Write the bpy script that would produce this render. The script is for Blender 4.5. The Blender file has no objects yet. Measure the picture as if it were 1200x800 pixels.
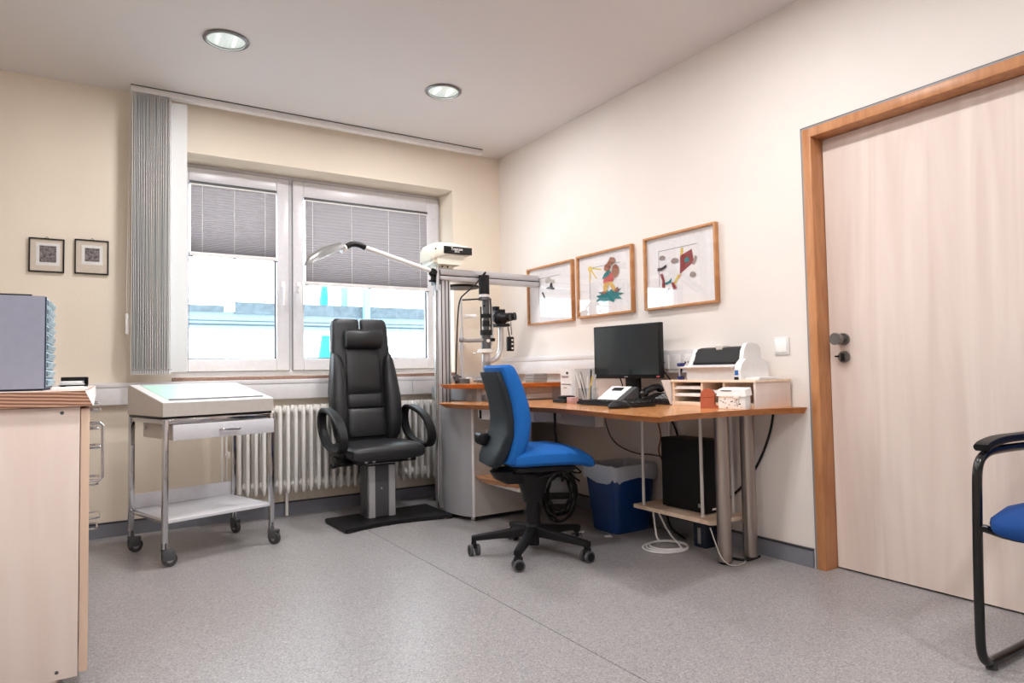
import bpy, bmesh, math, random
from mathutils import Vector, Matrix
random.seed(7)
PI = math.pi
SC = bpy.context.scene
COL = SC.collection
# ------------------------------------------------------------------ camera
cam_d = bpy.data.cameras.new('camera'); cam = bpy.data.objects.new('camera', cam_d); COL.objects.link(cam)
cam_d.sensor_width = 36.0; cam_d.lens = 782.03 * 36 / 1200; cam_d.clip_start = 0.05; cam_d.clip_end = 400
R_ = Vector((0.84432705, -0.5355346, -0.01773503)); U_ = Vector((-0.00833873, -0.04622684, 0.99889616))
F_ = Vector((0.53576329, 0.84324716, 0.04349625))
cm = Matrix.Identity(4)
for i in range(3):
    cm[i][0] = R_[i]; cm[i][1] = U_[i]; cm[i][2] = -F_[i]
cm[2][3] = 0.92
cam.matrix_world = cm
SC.camera = cam
# ------------------------------------------------------------------ sky, exposure
SKY = 6.0
LAMP = 13.0
world = bpy.data.worlds.new('sky'); SC.world = world; world.use_nodes = True
wn = world.node_tree.nodes; wl = world.node_tree.links
bg = wn['Background']; bg.inputs['Strength'].default_value = SKY
tc = wn.new('ShaderNodeTexCoord'); nz = wn.new('ShaderNodeTexNoise'); nz.inputs['Scale'].default_value = 2.0
rp = wn.new('ShaderNodeValToRGB')
rp.color_ramp.elements[0].color = (0.86, 0.93, 1.0, 1); rp.color_ramp.elements[1].color = (0.95, 0.98, 1.0, 1)
wl.new(tc.outputs['Generated'], nz.inputs['Vector']); wl.new(nz.outputs['Fac'], rp.inputs['Fac']); wl.new(rp.outputs['Color'], bg.inputs['Color'])
vs = SC.view_settings
vs.view_transform = 'Standard'; vs.look = 'None'; vs.exposure = 0.52; vs.gamma = 1.0; vs.use_curve_mapping = False
SC.cycles.use_denoising = True
SC.cycles.max_bounces = 10; SC.cycles.diffuse_bounces = 6; SC.cycles.transparent_max_bounces = 12
SC.cycles.sample_clamp_indirect = 6.0
# ------------------------------------------------------------------ room numbers
D, RX, H = 4.555, 2.798, 2.631

# ------------------------------------------------------------------ materials
def s2l(c):
    return c / 12.92 if c <= 0.04045 else ((c + 0.055) / 1.055) ** 2.4
def rgb(r, g, b):
    return (s2l(r / 255), s2l(g / 255), s2l(b / 255), 1)
def mat(name, col, rough=0.5, metal=0.0, noise=None, bump=None, spec=0.5, coat=0.0, emit=None, scale3=None):
    m = bpy.data.materials.new(name); m.use_nodes = True
    N = m.node_tree.nodes; L = m.node_tree.links; b = N['Principled BSDF']
    b.inputs['Roughness'].default_value = rough; b.inputs['Metallic'].default_value = metal
    b.inputs['Specular IOR Level'].default_value = spec; b.inputs['Coat Weight'].default_value = coat
    t = N.new('ShaderNodeTexCoord'); src = t.outputs['Object']
    if scale3:
        mp = N.new('ShaderNodeMapping'); mp.inputs['Scale'].default_value = scale3; L.new(src, mp.inputs['Vector']); src = mp.outputs['Vector']
    sc, amt = noise or (40.0, 0.03)
    n = N.new('ShaderNodeTexNoise'); n.inputs['Scale'].default_value = sc; n.inputs['Detail'].default_value = 4; L.new(src, n.inputs['Vector'])
    r = N.new('ShaderNodeValToRGB')
    r.color_ramp.elements[0].position = 0.3; r.color_ramp.elements[1].position = 0.7
    r.color_ramp.elements[0].color = tuple(max(0, c * (1 - amt)) for c in col[:3]) + (1,)
    r.color_ramp.elements[1].color = tuple(min(1, c * (1 + amt)) for c in col[:3]) + (1,)
    L.new(n.outputs['Fac'], r.inputs['Fac']); L.new(r.outputs['Color'], b.inputs['Base Color'])
    if bump:
        n2 = N.new('ShaderNodeTexNoise'); n2.inputs['Scale'].default_value = bump[0]; n2.inputs['Detail'].default_value = 3; L.new(src, n2.inputs['Vector'])
        bp = N.new('ShaderNodeBump'); bp.inputs['Strength'].default_value = bump[1]; bp.inputs['Distance'].default_value = bump[2] if len(bump) > 2 else 0.002
        L.new(n2.outputs['Fac'], bp.inputs['Height']); L.new(bp.outputs['Normal'], b.inputs['Normal'])
    if emit:
        b.inputs['Emission Color'].default_value = emit[0]; b.inputs['Emission Strength'].default_value = emit[1]
    return m
def wood(name, c1, c2, rough=0.4, sc=(3, 40, 40), detail=5, coat=0.0, dist=0.6):
    m = bpy.data.materials.new(name); m.use_nodes = True
    N = m.node_tree.nodes; L = m.node_tree.links; b = N['Principled BSDF']; b.inputs['Roughness'].default_value = rough
    b.inputs['Coat Weight'].default_value = coat
    t = N.new('ShaderNodeTexCoord'); mp = N.new('ShaderNodeMapping'); mp.inputs['Scale'].default_value = sc
    n = N.new('ShaderNodeTexNoise'); n.inputs['Scale'].default_value = 1.0; n.inputs['Detail'].default_value = detail; n.inputs['Distortion'].default_value = dist
    r = N.new('ShaderNodeValToRGB'); r.color_ramp.elements[0].position = 0.35; r.color_ramp.elements[1].position = 0.68
    r.color_ramp.elements[0].color = c1; r.color_ramp.elements[1].color = c2
    L.new(t.outputs['Object'], mp.inputs['Vector']); L.new(mp.outputs['Vector'], n.inputs['Vector']); L.new(n.outputs['Fac'], r.inputs['Fac']); L.new(r.outputs['Color'], b.inputs['Base Color'])
    return m
def glass(name, tint=(1, 1, 1, 1), refl=1.0, rough=0.0):
    m = bpy.data.materials.new(name); m.use_nodes = True
    N = m.node_tree.nodes; L = m.node_tree.links; N.remove(N['Principled BSDF'])
    tr = N.new('ShaderNodeBsdfTransparent'); tr.inputs['Color'].default_value = tint
    gl = N.new('ShaderNodeBsdfGlossy'); gl.inputs['Roughness'].default_value = rough
    lw = N.new('ShaderNodeLayerWeight'); lw.inputs['Blend'].default_value = 0.5
    pw = N.new('ShaderNodeMath'); pw.operation = 'POWER'; pw.inputs[1].default_value = 5.0; L.new(lw.outputs['Facing'], pw.inputs[0])
    mu = N.new('ShaderNodeMath'); mu.operation = 'MULTIPLY_ADD'; mu.inputs[1].default_value = 0.95 * refl; mu.inputs[2].default_value = 0.045 * refl
    L.new(pw.outputs[0], mu.inputs[0])
    mx = N.new('ShaderNodeMixShader')
    L.new(mu.outputs[0], mx.inputs['Fac'])
    L.new(tr.outputs['BSDF'], mx.inputs[1]); L.new(gl.outputs['BSDF'], mx.inputs[2]); L.new(mx.outputs['Shader'], N['Material Output'].inputs['Surface'])
    return m
def cloth(name, col, trans):
    m = mat(name, col, 0.9, noise=(200, 0.05)); N = m.node_tree.nodes; L = m.node_tree.links
    t = N.new('ShaderNodeBsdfTranslucent'); t.inputs['Color'].default_value = col
    x = N.new('ShaderNodeMixShader'); x.inputs['Fac'].default_value = trans
    L.new(N['Principled BSDF'].outputs['BSDF'], x.inputs[1]); L.new(t.outputs['BSDF'], x.inputs[2]); L.new(x.outputs['Shader'], N['Material Output'].inputs['Surface'])
    return m
def floor_mat():
    m = bpy.data.materials.new('speckled_linoleum'); m.use_nodes = True
    N = m.node_tree.nodes; L = m.node_tree.links; b = N['Principled BSDF']; b.inputs['Roughness'].default_value = 0.36; b.inputs['Specular IOR Level'].default_value = 0.45
    t = N.new('ShaderNodeTexCoord')
    v = N.new('ShaderNodeTexVoronoi'); v.inputs['Scale'].default_value = 260; L.new(t.outputs['Object'], v.inputs['Vector'])
    sep = N.new('ShaderNodeSeparateColor'); L.new(v.outputs['Color'], sep.inputs['Color'])
    r = N.new('ShaderNodeValToRGB'); e = r.color_ramp.elements
    e[0].position = 0.0; e[0].color = rgb(122, 118, 118); e[1].position = 1.0; e[1].color = rgb(186, 183, 184)
    a = e.new(0.22); a.color = rgb(149, 146, 147); a = e.new(0.8); a.color = rgb(163, 160, 161)
    L.new(sep.outputs[0], r.inputs['Fac'])
    n = N.new('ShaderNodeTexNoise'); n.inputs['Scale'].default_value = 2.2; n.inputs['Detail'].default_value = 4; L.new(t.outputs['Object'], n.inputs['Vector'])
    r2 = N.new('ShaderNodeValToRGB'); r2.color_ramp.elements[0].color = (0.9, 0.9, 0.9, 1); r2.color_ramp.elements[1].color = (1, 1, 1, 1); L.new(n.outputs['Fac'], r2.inputs['Fac'])
    mx = N.new('ShaderNodeMix'); mx.data_type = 'RGBA'; mx.blend_type = 'MULTIPLY'; mx.inputs[0].default_value = 1.0
    L.new(r.outputs['Color'], mx.inputs[6]); L.new(r2.outputs['Color'], mx.inputs[7]); L.new(mx.outputs[2], b.inputs['Base Color'])
    bp = N.new('ShaderNodeBump'); bp.inputs['Strength'].default_value = 0.08; bp.inputs['Distance'].default_value = 0.001
    n3 = N.new('ShaderNodeTexNoise'); n3.inputs['Scale'].default_value = 90; L.new(t.outputs['Object'], n3.inputs['Vector']); L.new(n3.outputs['Fac'], bp.inputs['Height']); L.new(bp.outputs['Normal'], b.inputs['Normal'])
    return m
M = {}
M['floor'] = floor_mat()
M['wall'] = mat('cream_woodchip_wall', rgb(232, 221, 205), 0.85, bump=(160, 0.35, 0.003), noise=(3, 0.015))
M['wallw'] = mat('white_woodchip_wall', rgb(230, 223, 218), 0.85, bump=(160, 0.35, 0.003), noise=(3, 0.015))
M['ceil'] = mat('ceiling_paint', rgb(216, 211, 210), 0.9, bump=(120, 0.15, 0.002), noise=(2, 0.01))
M['base'] = mat('blue_grey_baseboard', rgb(122, 124, 134), 0.5)
M['basedark'] = mat('dark_baseboard_lip', rgb(52, 50, 56), 0.5)
M['white'] = mat('white_lacquer', rgb(226, 224, 224), 0.35)
M['pvc'] = mat('white_window_plastic', rgb(216, 214, 219), 0.3)
M['trunk'] = mat('pale_grey_plastic', rgb(222, 220, 222), 0.45)
M['steelp'] = mat('white_painted_steel', rgb(240, 238, 234), 0.35)
M['glass'] = glass('window_glass', (0.93, 0.98, 1.0, 1), 0.8)
M['pglass'] = glass('picture_glass', (1, 1, 1, 1), 1.5)
M['sill'] = mat('speckled_stone_sill', rgb(150, 118, 102), 0.4, noise=(120, 0.45))
M['pleat'] = cloth('grey_pleated_fabric', rgb(150, 143, 145), 0.13)
M['slat'] = cloth('grey_blind_fabric', rgb(236, 236, 236), 0.3)
M['alu'] = mat('brushed_aluminium', rgb(200, 200, 203), 0.38, 0.55, scale3=(1, 1, 30))
M['chrome'] = mat('chrome', rgb(196, 196, 199), 0.12, 1.0)
M['steel'] = mat('satin_steel', rgb(172, 162, 156), 0.34, 1.0, scale3=(60, 60, 2), noise=(1, 0.12))
M['dsteel'] = mat('dark_steel', rgb(122, 119, 117), 0.38, .8)
M['black'] = mat('black_plastic', rgb(18, 18, 20), 0.45, spec=.3)
M['blackp'] = mat('satin_black_plastic', rgb(20, 20, 22), 0.55, spec=.3)
M['blackg'] = mat('black_gloss_plastic', rgb(18, 18, 20), 0.2)
M['blackm'] = mat('matt_black_powder_coat', rgb(20, 20, 22), 0.55, spec=.3, bump=(300, 0.1))
M['leather'] = mat('black_leather', rgb(29, 30, 33), 0.40, bump=(140, 0.3, 0.002), noise=(20, 0.1))
M['rubber'] = mat('dark_rubber', rgb(60, 59, 60), 0.7)
M['grey'] = mat('mid_grey_plastic', rgb(140, 140, 142), 0.5)
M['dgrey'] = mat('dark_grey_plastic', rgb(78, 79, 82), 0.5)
M['shell'] = mat('dark_slate_backshell', rgb(26, 34, 40), 0.5, spec=.35, bump=(250, 0.15))
M['blue'] = mat('bright_blue_fabric', rgb(0, 94, 174), 0.85, bump=(400, 0.2), noise=(300, 0.12))
M['blue2'] = mat('royal_blue_fabric', rgb(0, 62, 130), 0.85, bump=(400, 0.2), noise=(300, 0.12))
M['bin'] = mat('navy_blue_plastic', rgb(8, 52, 112), 0.35)
M['liner'] = mat('translucent_liner', rgb(222, 230, 242), 0.3); M['liner'].node_tree.nodes['Principled BSDF'].inputs['Alpha'].default_value = 0.62
M['beech'] = wood('beech_wood', rgb(178, 118, 66), rgb(204, 146, 92), 0.35, (8, 8, 60), coat=0.1)
M['beechf'] = wood('beech_door_frame', rgb(176, 117, 74), rgb(198, 140, 94), 0.4, (30, 30, 5))
M['desk'] = wood('beech_veneer_desk', rgb(198, 132, 78), rgb(222, 160, 102), 0.22, (30, 3, 30), coat=0.25)
M['deskedge'] = wood('beech_desk_edge', rgb(178, 108, 56), rgb(206, 136, 78), 0.35, (12, 12, 40))
M['ash'] = wood('pale_ash_veneer', rgb(216, 199, 190), rgb(229, 215, 207), 0.5, (9, 9, 0.7), dist=1.2)
M['maple'] = wood('pale_maple_veneer', rgb(224, 206, 196), rgb(233, 218, 210), 0.5, (10, 10, 1.2), dist=0.6)
M['mapleedge'] = wood('maple_edge', rgb(214, 184, 162), rgb(226, 200, 180), 0.5, (10, 10, 1.2))
M['org'] = wood('pale_birch_plywood', rgb(232, 204, 178), rgb(244, 222, 200), 0.55, (4, 20, 20))
M['frame'] = wood('oak_picture_frame', rgb(176, 120, 72), rgb(200, 146, 96), 0.4, (20, 20, 20))
M['paper'] = mat('white_paper', rgb(240, 239, 238), 0.8)
M['board'] = mat('white_mat_board', rgb(236, 234, 236), 0.85)
M['board2'] = mat('cream_mat_board', rgb(224, 211, 196), 0.85)
M['cabmetal'] = mat('grey_textured_cabinet', rgb(164, 165, 170), 0.45, 0.25, noise=(260, 0.12))
M['tower'] = mat('blue_grey_painted_steel', rgb(150, 154, 172), 0.4)
M['towerd'] = mat('navy_drawer_trim', rgb(28, 40, 66), 0.5)  # navy of the chest's dark edge, base and label holders
M['towerf'] = mat('pale_blue_drawer_front', rgb(176, 198, 208), 0.4)
M['cream'] = mat('cream_instrument_enamel', rgb(226, 224, 210), 0.4)
M['brown'] = mat('terracotta_leather', rgb(176, 92, 62), 0.6)
M['lighttop'] = mat('milky_green_light_panel', rgb(188, 232, 216), 0.32, spec=0.6)
M['trolley'] = mat('warm_grey_enamel', rgb(196, 190, 184), 0.4)
M['trolleyw'] = mat('cool_white_enamel', rgb(214, 214, 220), 0.3)
M['screen'] = mat('black_monitor_panel', rgb(14, 22, 30), 0.14, spec=0.6)
M['strip'] = None
def stripe_mat():
    m = bpy.data.materials.new('striped_worktop_edge'); m.use_nodes = True
    N = m.node_tree.nodes; L = m.node_tree.links; b = N['Principled BSDF']; b.inputs['Roughness'].default_value = 0.5
    t = N.new('ShaderNodeTexCoord'); mp = N.new('ShaderNodeMapping'); mp.inputs['Rotation'].default_value = (0, math.radians(-3), 0)
    w = N.new('ShaderNodeTexWave'); w.bands_direction = 'Z'; w.inputs['Scale'].default_value = 33; w.inputs['Distortion'].default_value = 0.8; w.inputs['Detail'].default_value = 1
    r = N.new('ShaderNodeValToRGB'); r.color_ramp.elements[0].color = rgb(120, 78, 60); r.color_ramp.elements[1].color = rgb(212, 168, 142)
    L.new(t.outputs['Object'], mp.inputs['Vector']); L.new(mp.outputs['Vector'], w.inputs['Vector']); L.new(w.outputs['Fac'], r.inputs['Fac']); L.new(r.outputs['Color'], b.inputs['Base Color'])
    return m
M['strip'] = stripe_mat()
def flat(name, r, g, b, rough=0.7): return mat(name, rgb(r, g, b), rough)
M['red'] = flat('dark_red_print', 140, 28, 36); M['teal'] = flat('teal_print', 0, 122, 128); M['yellow'] = flat('yellow_print', 226, 196, 92)
M['pbrown'] = flat('brown_print', 150, 96, 74); M['taupe'] = flat('taupe_print', 150, 132, 126); M['pink'] = flat('pink_red_print', 196, 84, 84)
M['ink'] = flat('black_ink', 28, 26, 30); M['line'] = flat('grey_line_print', 120, 116, 118); M['ochre'] = flat('ochre_print', 218, 178, 96)
M['eblue'] = flat('blue_sticker', 44, 104, 176); M['darkblue'] = flat('dark_blue_plastic', 34, 42, 104, 0.4)
M['engrave'] = mat('engraving_print', rgb(118, 110, 112), 0.8, noise=(95, 0.95))
M['lampglow'] = mat('lamp_bulb_glow', rgb(255, 250, 240), 0.5, emit=((1, 0.99, 0.95, 1), 1.3))
M['reflector'] = mat('lit_lamp_reflector', rgb(150, 156, 152), 0.25, 0.6, emit=((0.86, 0.92, 0.87, 1), 0.42), scale3=(90, 4, 1), noise=(1, .3))

# ------------------------------------------------------------------ mesh builder
ROOT = {}
class MB:
    def __init__(s): s.bm = bmesh.new()
    def _xf(s, vs, m):
        bmesh.ops.transform(s.bm, matrix=m, verts=vs)
    def box(s, x0, x1, y0, y1, z0, z1, bev=0.0, rot=None, seg=2):
        """axis box between corners; rot=(axis, angle) about its own centre"""
        c = Vector(((x0 + x1) / 2, (y0 + y1) / 2, (z0 + z1) / 2))
        r = bmesh.ops.create_cube(s.bm, size=1.0); vs = r['verts']
        bmesh.ops.scale(s.bm, vec=(abs(x1 - x0), abs(y1 - y0), abs(z1 - z0)), verts=vs)
        if bev > 0:
            es = list({e for v in vs for e in v.link_edges})
            g = bmesh.ops.bevel(s.bm, geom=es, offset=min(bev, 0.49 * min(abs(x1 - x0), abs(y1 - y0), abs(z1 - z0))), segments=seg, profile=0.5, affect='EDGES')
            vs = list({v for f in g['faces'] for v in f.verts} | {v for v in vs if v.is_valid})
        m = Matrix.Translation(c)
        if rot: m = m @ Matrix.Rotation(rot[1], 4, rot[0])
        s._xf(vs, m); return s
    def cyl(s, p0, p1, r0, r1=None, seg=16, cap=True):
        p0 = Vector(p0); p1 = Vector(p1); r1 = r0 if r1 is None else r1
        d = p1 - p0
        r = bmesh.ops.create_cone(s.bm, cap_ends=cap, cap_tris=False, segments=seg, radius1=r0, radius2=r1, depth=d.length)
        q = d.to_track_quat('Z', 'Y').to_matrix().to_4x4()
        s._xf(r['verts'], Matrix.Translation((p0 + p1) / 2) @ q); return s
    def ball(s, c, r, sx=1, sy=1, sz=1, u=16, v=10):
        g = bmesh.ops.create_uvsphere(s.bm, u_segments=u, v_segments=v, radius=r)
        s._xf(g['verts'], Matrix.Translation(c) @ Matrix.Diagonal((sx, sy, sz, 1))); return s
    def rings(s, rings, closed=False, caps=True):
        """loft a list of equal-length vertex rings"""
        rows = [[s.bm.verts.new(p) for p in r] for r in rings]; n = len(rows[0])
        rng = range(len(rows)) if closed else range(len(rows) - 1)
        for i in rng:
            a, b = rows[i], rows[(i + 1) % len(rows)]
            for k in range(n):
                s.bm.faces.new((a[k], a[(k + 1) % n], b[(k + 1) % n], b[k]))
        if caps and not closed:
            s.bm.faces.new(rows[0][::-1]); s.bm.faces.new(rows[-1])
        return s
    def tube(s, pts, r, seg=8, closed=False, smooth=0, flat=None):
        """round tube along points; flat=(w,h,normal) sweeps a rounded rectangle strap instead"""
        P = [Vector(p) for p in pts]
        for _ in range(smooth): P = chaikin(P, closed)
        n = len(P); rr = []
        up = Vector(flat[2]) if flat else None; prev = None
        for i, p in enumerate(P):
            if closed: t = P[(i + 1) % n] - P[i - 1]
            else: t = P[min(i + 1, n - 1)] - P[max(i - 1, 0)]
            t.normalize()
            if up is not None: a = up - t * up.dot(t)
            elif prev is None:
                a = t.orthogonal()
            else: a = prev - t * prev.dot(t)
            a.normalize(); prev = a; b = t.cross(a)
            if flat:
                w, h = flat[0] / 2, flat[1] / 2; q = 0.35
                ring = [(w, h * q), (w * 0.8, h), (-w * 0.8, h), (-w, h * q), (-w, -h * q), (-w * 0.8, -h), (w * 0.8, -h), (w, -h * q)]
                rr.append([p + a * u + b * v for u, v in ring])
            else:
                rr.append([p + (a * math.cos(2 * PI * k / seg) + b * math.sin(2 * PI * k / seg)) * r for k in range(seg)])
        return s.rings(rr, closed)
    def prism(s, poly, z0, z1, poly2=None):
        return s.rings([[Vector((x, y, z0)) for x, y in (poly2 or poly)], [Vector((x, y, z1)) for x, y in poly]])
    def prism_y(s, poly, y0, y1):
        return s.rings([[Vector((x, y0, z)) for x, z in poly], [Vector((x, y1, z)) for x, z in poly]])
    def prism_x(s, poly, x0, x1):
        return s.rings([[Vector((x0, y, z)) for y, z in poly], [Vector((x1, y, z)) for y, z in poly]])
    def lathe(s, prof, c=(0, 0, 0), seg=24, caps=False):
        return s.rings([[Vector((c[0] + r * math.cos(2 * PI * k / seg), c[1] + r * math.sin(2 * PI * k / seg), c[2] + z)) for k in range(seg)] for r, z in prof], caps=caps)
    def build(s, name, m, parent=None, smooth=None, mtx=None):
        if mtx is not None: s.bm.transform(mtx)
        r = parent
        if parent is not None and parent.name in ROOT: s.bm.transform(ROOT[parent.name].inverted())
        bmesh.ops.recalc_face_normals(s.bm, faces=s.bm.faces)
        me = bpy.data.meshes.new(name); s.bm.to_mesh(me); s.bm.free()
        me.materials.append(M[m] if isinstance(m, str) else m)
        ang = 0.6 if smooth is None else smooth
        if ang: 
            me.polygons.foreach_set('use_smooth', [True] * len(me.polygons)); sharp(me, ang)
        o = bpy.data.objects.new(name, me); COL.objects.link(o)
        if parent is not None:
            o.parent = parent
            if parent.name in ROOT: ROOT[o.name] = ROOT[parent.name]
        return o
def sharp(me, ang):
    me.set_sharp_from_angle(angle=ang)
def chaikin(P, closed=False):
    out = []; n = len(P)
    if not closed: out.append(P[0])
    for i in range(n if closed else n - 1):
        a, b = P[i], P[(i + 1) % n]
        out += [a * 0.75 + b * 0.25, a * 0.25 + b * 0.75]
    if not closed: out.append(P[-1])
    return out
def sup(cx, cy, z, a, b, n=4.0, seg=24, plane='xy'):
    """superellipse ring"""
    r = []
    for k in range(seg):
        t = 2 * PI * k / seg; c, q = math.cos(t), math.sin(t)
        u = a * math.copysign(abs(c) ** (2 / n), c); v = b * math.copysign(abs(q) ** (2 / n), q)
        if plane == 'xy': r.append(Vector((cx + u, cy + v, z)))
        elif plane == 'xz': r.append(Vector((cx + u, z, cy + v)))
        else: r.append(Vector((z, cx + u, cy + v)))
    return r
def meta(o, label=None, cat=None, group=None, kind=None):
    if label: o['label'] = label
    if cat: o['category'] = cat
    if group: o['group'] = group
    if kind: o['kind'] = kind
    return o
def thing(name, label, cat, loc=(0, 0, 0), rz=0.0, group=None, local=False):
    """Empty at the base; local=True: parts are drawn in the thing's own frame, else in room coordinates"""
    o = bpy.data.objects.new(name, None); COL.objects.link(o); o.location = loc; o.rotation_euler = (0, 0, rz); o.empty_display_size = 0.1
    meta(o, label, cat, group)
    if not local: ROOT[o.name] = Matrix.Translation(loc) @ Matrix.Rotation(rz, 4, 'Z')
    return o
def solo(o, label, cat, group=None):
    return meta(o, label, cat, group)
def copy_tree(o, parent=None):
    c = o.copy(); COL.objects.link(c); c.parent = parent
    for ch in list(o.children): copy_tree(ch, c)
    return c
def B(*a, **k): return MB().box(*a, **k)
def structure(o): o['kind'] = 'structure'; return o
def text_mesh(txt, size, name, m, parent, mtx, extrude=0.0004):
    cu = bpy.data.curves.new(name, 'FONT'); cu.body = txt; cu.size = size; cu.extrude = extrude; cu.align_x = 'CENTER'; cu.align_y = 'CENTER'
    tmp = bpy.data.objects.new('tmp', cu); COL.objects.link(tmp)
    dg = bpy.context.evaluated_depsgraph_get(); me = bpy.data.meshes.new_from_object(tmp.evaluated_get(dg))
    bpy.data.objects.remove(tmp)
    inv = ROOT[parent.name].inverted() if parent.name in ROOT else Matrix.Identity(4)
    me.transform(inv @ mtx); me.materials.clear(); me.materials.append(M[m])
    o = bpy.data.objects.new(name, me); COL.objects.link(o); o.parent = parent; o['kind'] = 'stuff'
    return o
# ================================================================== STRUCTURE
WX0, WY0 = -1.7, -2.2
fl = structure(MB().box(WX0 - .1, RX + .2, WY0 - .1, D + .3, -0.06, -0.004).build('floor', 'basedark'))
for x0, x1 in ((WX0, 0.0), (0.0, 1.3925), (1.3955, RX + .1)):
    if x1 == 0.0: continue
    B(WX0 if x0 == 0.0 else x0, x1, WY0, D, -0.004, 0.0).build('floor_sheet', 'floor', fl)
structure(B(WX0 - .1, RX + .2, WY0 - .1, D + .3, H, H + .1).build('ceiling', 'ceil'))
# downlight holes are covered by raised housings below the slab (see lamps)
OX0, OX1, OZ0, OZ1, YF = 0.43, 2.37, 0.915, 2.322, 4.79   # window opening
mb = MB()
for a in ((WX0 - .1, OX0, 0, H), (OX1, RX + .2, 0, H), (OX0, OX1, 0, OZ0), (OX0, OX1, OZ1, H)):
    mb.box(a[0], a[1], D, YF + .06, a[2], a[3])
structure(mb.build('wall_back', 'wall'))
DY0, DY1, DZ = 0.79, 1.806, 1.966       # door clear opening
mb = MB()
mb.box(RX, RX + .14, DY1 + .05, YF + .06, 0, H); mb.box(RX, RX + .14, WY0 - .1, DY0 - .05, 0, H); mb.box(RX, RX + .14, DY0 - .05, DY1 + .05, DZ + .05, H)
structure(mb.build('wall_right', 'wallw'))
structure(B(RX + .141, RX + .2, DY0 - .3, DY1 + .3, -.06, DZ + .3).build('wall_light_block', 'wallw'))  # unseen panel added behind the door to stop light leaking under it
structure(B(WX0 - .1, WX0, WY0, D, 0, H).build('wall_left', 'wall'))
structure(B(WX0 - .1, RX + .2, WY0 - .1, WY0, 0, H).build('wall_front', 'wallw'))
def baseboard(name, x0, x1, y0, y1, lip):
    o = structure(B(x0, x1, y0, y1, 0, 0.078).build(name, 'base'))
    B(x0 - lip[0], x1, y0 - lip[1], y1, 0.078, 0.086).build('top_lip', 'basedark', o)
    return o
baseboard('baseboard_back', WX0, RX, D - .012, D, (0, .003))
baseboard('baseboard_right', RX - .012, RX, DY1 + .062, D - .013, (.003, 0))
# ---- window
w = structure(MB().build('window_1', 'pvc'))
bpy.data.objects.remove(w)
def frame_mb(x0, x1, z0, z1, t, y0, y1, bev=.004):
    mb = MB()
    mb.box(x0, x0 + t, y0, y1, z0, z1, bev); mb.box(x1 - t, x1, y0, y1, z0, z1, bev)
    mb.box(x0 + t, x1 - t, y0, y1, z0, z0 + t, bev); mb.box(x0 + t, x1 - t, y0, y1, z1 - t, z1, bev)
    return mb
mb = frame_mb(OX0, OX1, OZ0, OZ1, .045, YF, YF + .06)
mb.box(1.181, 1.219, YF, YF + .06, OZ0 + .045, OZ1 - .045, .003)
w = structure(mb.build('window_1', 'pvc'))
for x0, x1, gx0, gx1, gz0, gz1, hx in ((.458, 1.186, .545, 1.101, 1.03, 2.195, 1.145), (1.214, 2.352, 1.287, 2.25, 1.03, 2.175, 1.25)):
    z0, z1 = .95, 2.293
    mb = MB(); y0, y1 = YF - .022, YF + .045
    mb.box(x0, gx0, y0, y1, z0, z1, .005); mb.box(gx1, x1, y0, y1, z0, z1, .005); mb.box(gx0, gx1, y0, y1, z0, gz0, .005); mb.box(gx0, gx1, y0, y1, gz1, z1, .005)
    sa = mb.build('sash', 'pvc', w)
    B(gx0 - .003, gx1 + .003, YF + .012, YF + .018, gz0 - .003, gz1 + .003).build('pane', 'glass', sa, 0)
    mb = MB()
    for q in ((gx0, gx0 + .007, gz0, gz1), (gx1 - .009, gx1, gz0, gz1), (gx0, gx1, gz0, gz0 + .007)): mb.box(q[0], q[1], YF + .004, YF + .011, q[2], q[3])
    mb.build('glazing_seal', 'dgrey', sa)
    mb = MB()
    for q in ((x0 - .004, x0, z0 - .004, z1 + .004), (x1, x1 + .004, z0 - .004, z1 + .004), (x0, x1, z0 - .004, z0), (x0, x1, z1, z1 + .004)): mb.box(q[0], q[1], YF - .012, YF + .002, q[2], q[3])
    mb.build('sash_joint', 'grey', sa)
    mb = MB().box(hx - .014, hx + .014, y0 - .012, y0, 1.50, 1.57, .004).cyl((hx, y0 - .01, 1.535), (hx, y0 - .045, 1.535), .009).box(hx - .01, hx + .01, y0 - .056, y0 - .04, 1.40, 1.545, .006)
    mb.build('handle', 'white', sa)
B(2.30, 2.318, YF - .034, YF - .02, 2.13, 2.25, .003).build('hinge', 'pvc', w)
structure(B(OX0, OX1, D - .03, YF, OZ0 - .032, OZ0 - .002, .004).build('trim_1', 'sill'))
# ---- door
df = structure(MB().build('door_1', 'ash')); bpy.data.objects.remove(df)
leaf_x = RX + .078
dr = structure(B(leaf_x, leaf_x + .045, DY0, DY1 - .002, 0.008, DZ - .002).build('door_1', 'ash'))
mb = MB()
for q in ((DY1, DY1 + .042, 0, DZ + .042), (DY0 - .042, DY0, 0, DZ + .042), (DY0, DY1, DZ, DZ + .042)):
    mb.box(RX - .012, RX + .12, q[0], q[1], q[2], q[3], .002)
fr = mb.build('door_frame', 'beechf', dr)
mb = MB()
for q in ((DY1 + .042, DY1 + .05, 0, DZ + .05), (DY0 - .05, DY0 - .042, 0, DZ + .05), (DY0 - .042, DY1 + .042, DZ + .042, DZ + .05)):
    mb.box(RX - .008, RX + .1, q[0], q[1], q[2], q[3])
mb.build('grey_frame_joint', 'grey', dr)
mb = MB()
for q in ((DY1 + .05, DY1 + .055, 0, DZ + .055), (DY0 - .055, DY0 - .05, 0, DZ + .055), (DY0 - .05, DY1 + .05, DZ + .05, DZ + .055)):
    mb.box(RX - .003, RX + .05, q[0], q[1], q[2], q[3])
mb.build('dark_frame_joint', 'basedark', dr)
ky = 1.735
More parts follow.
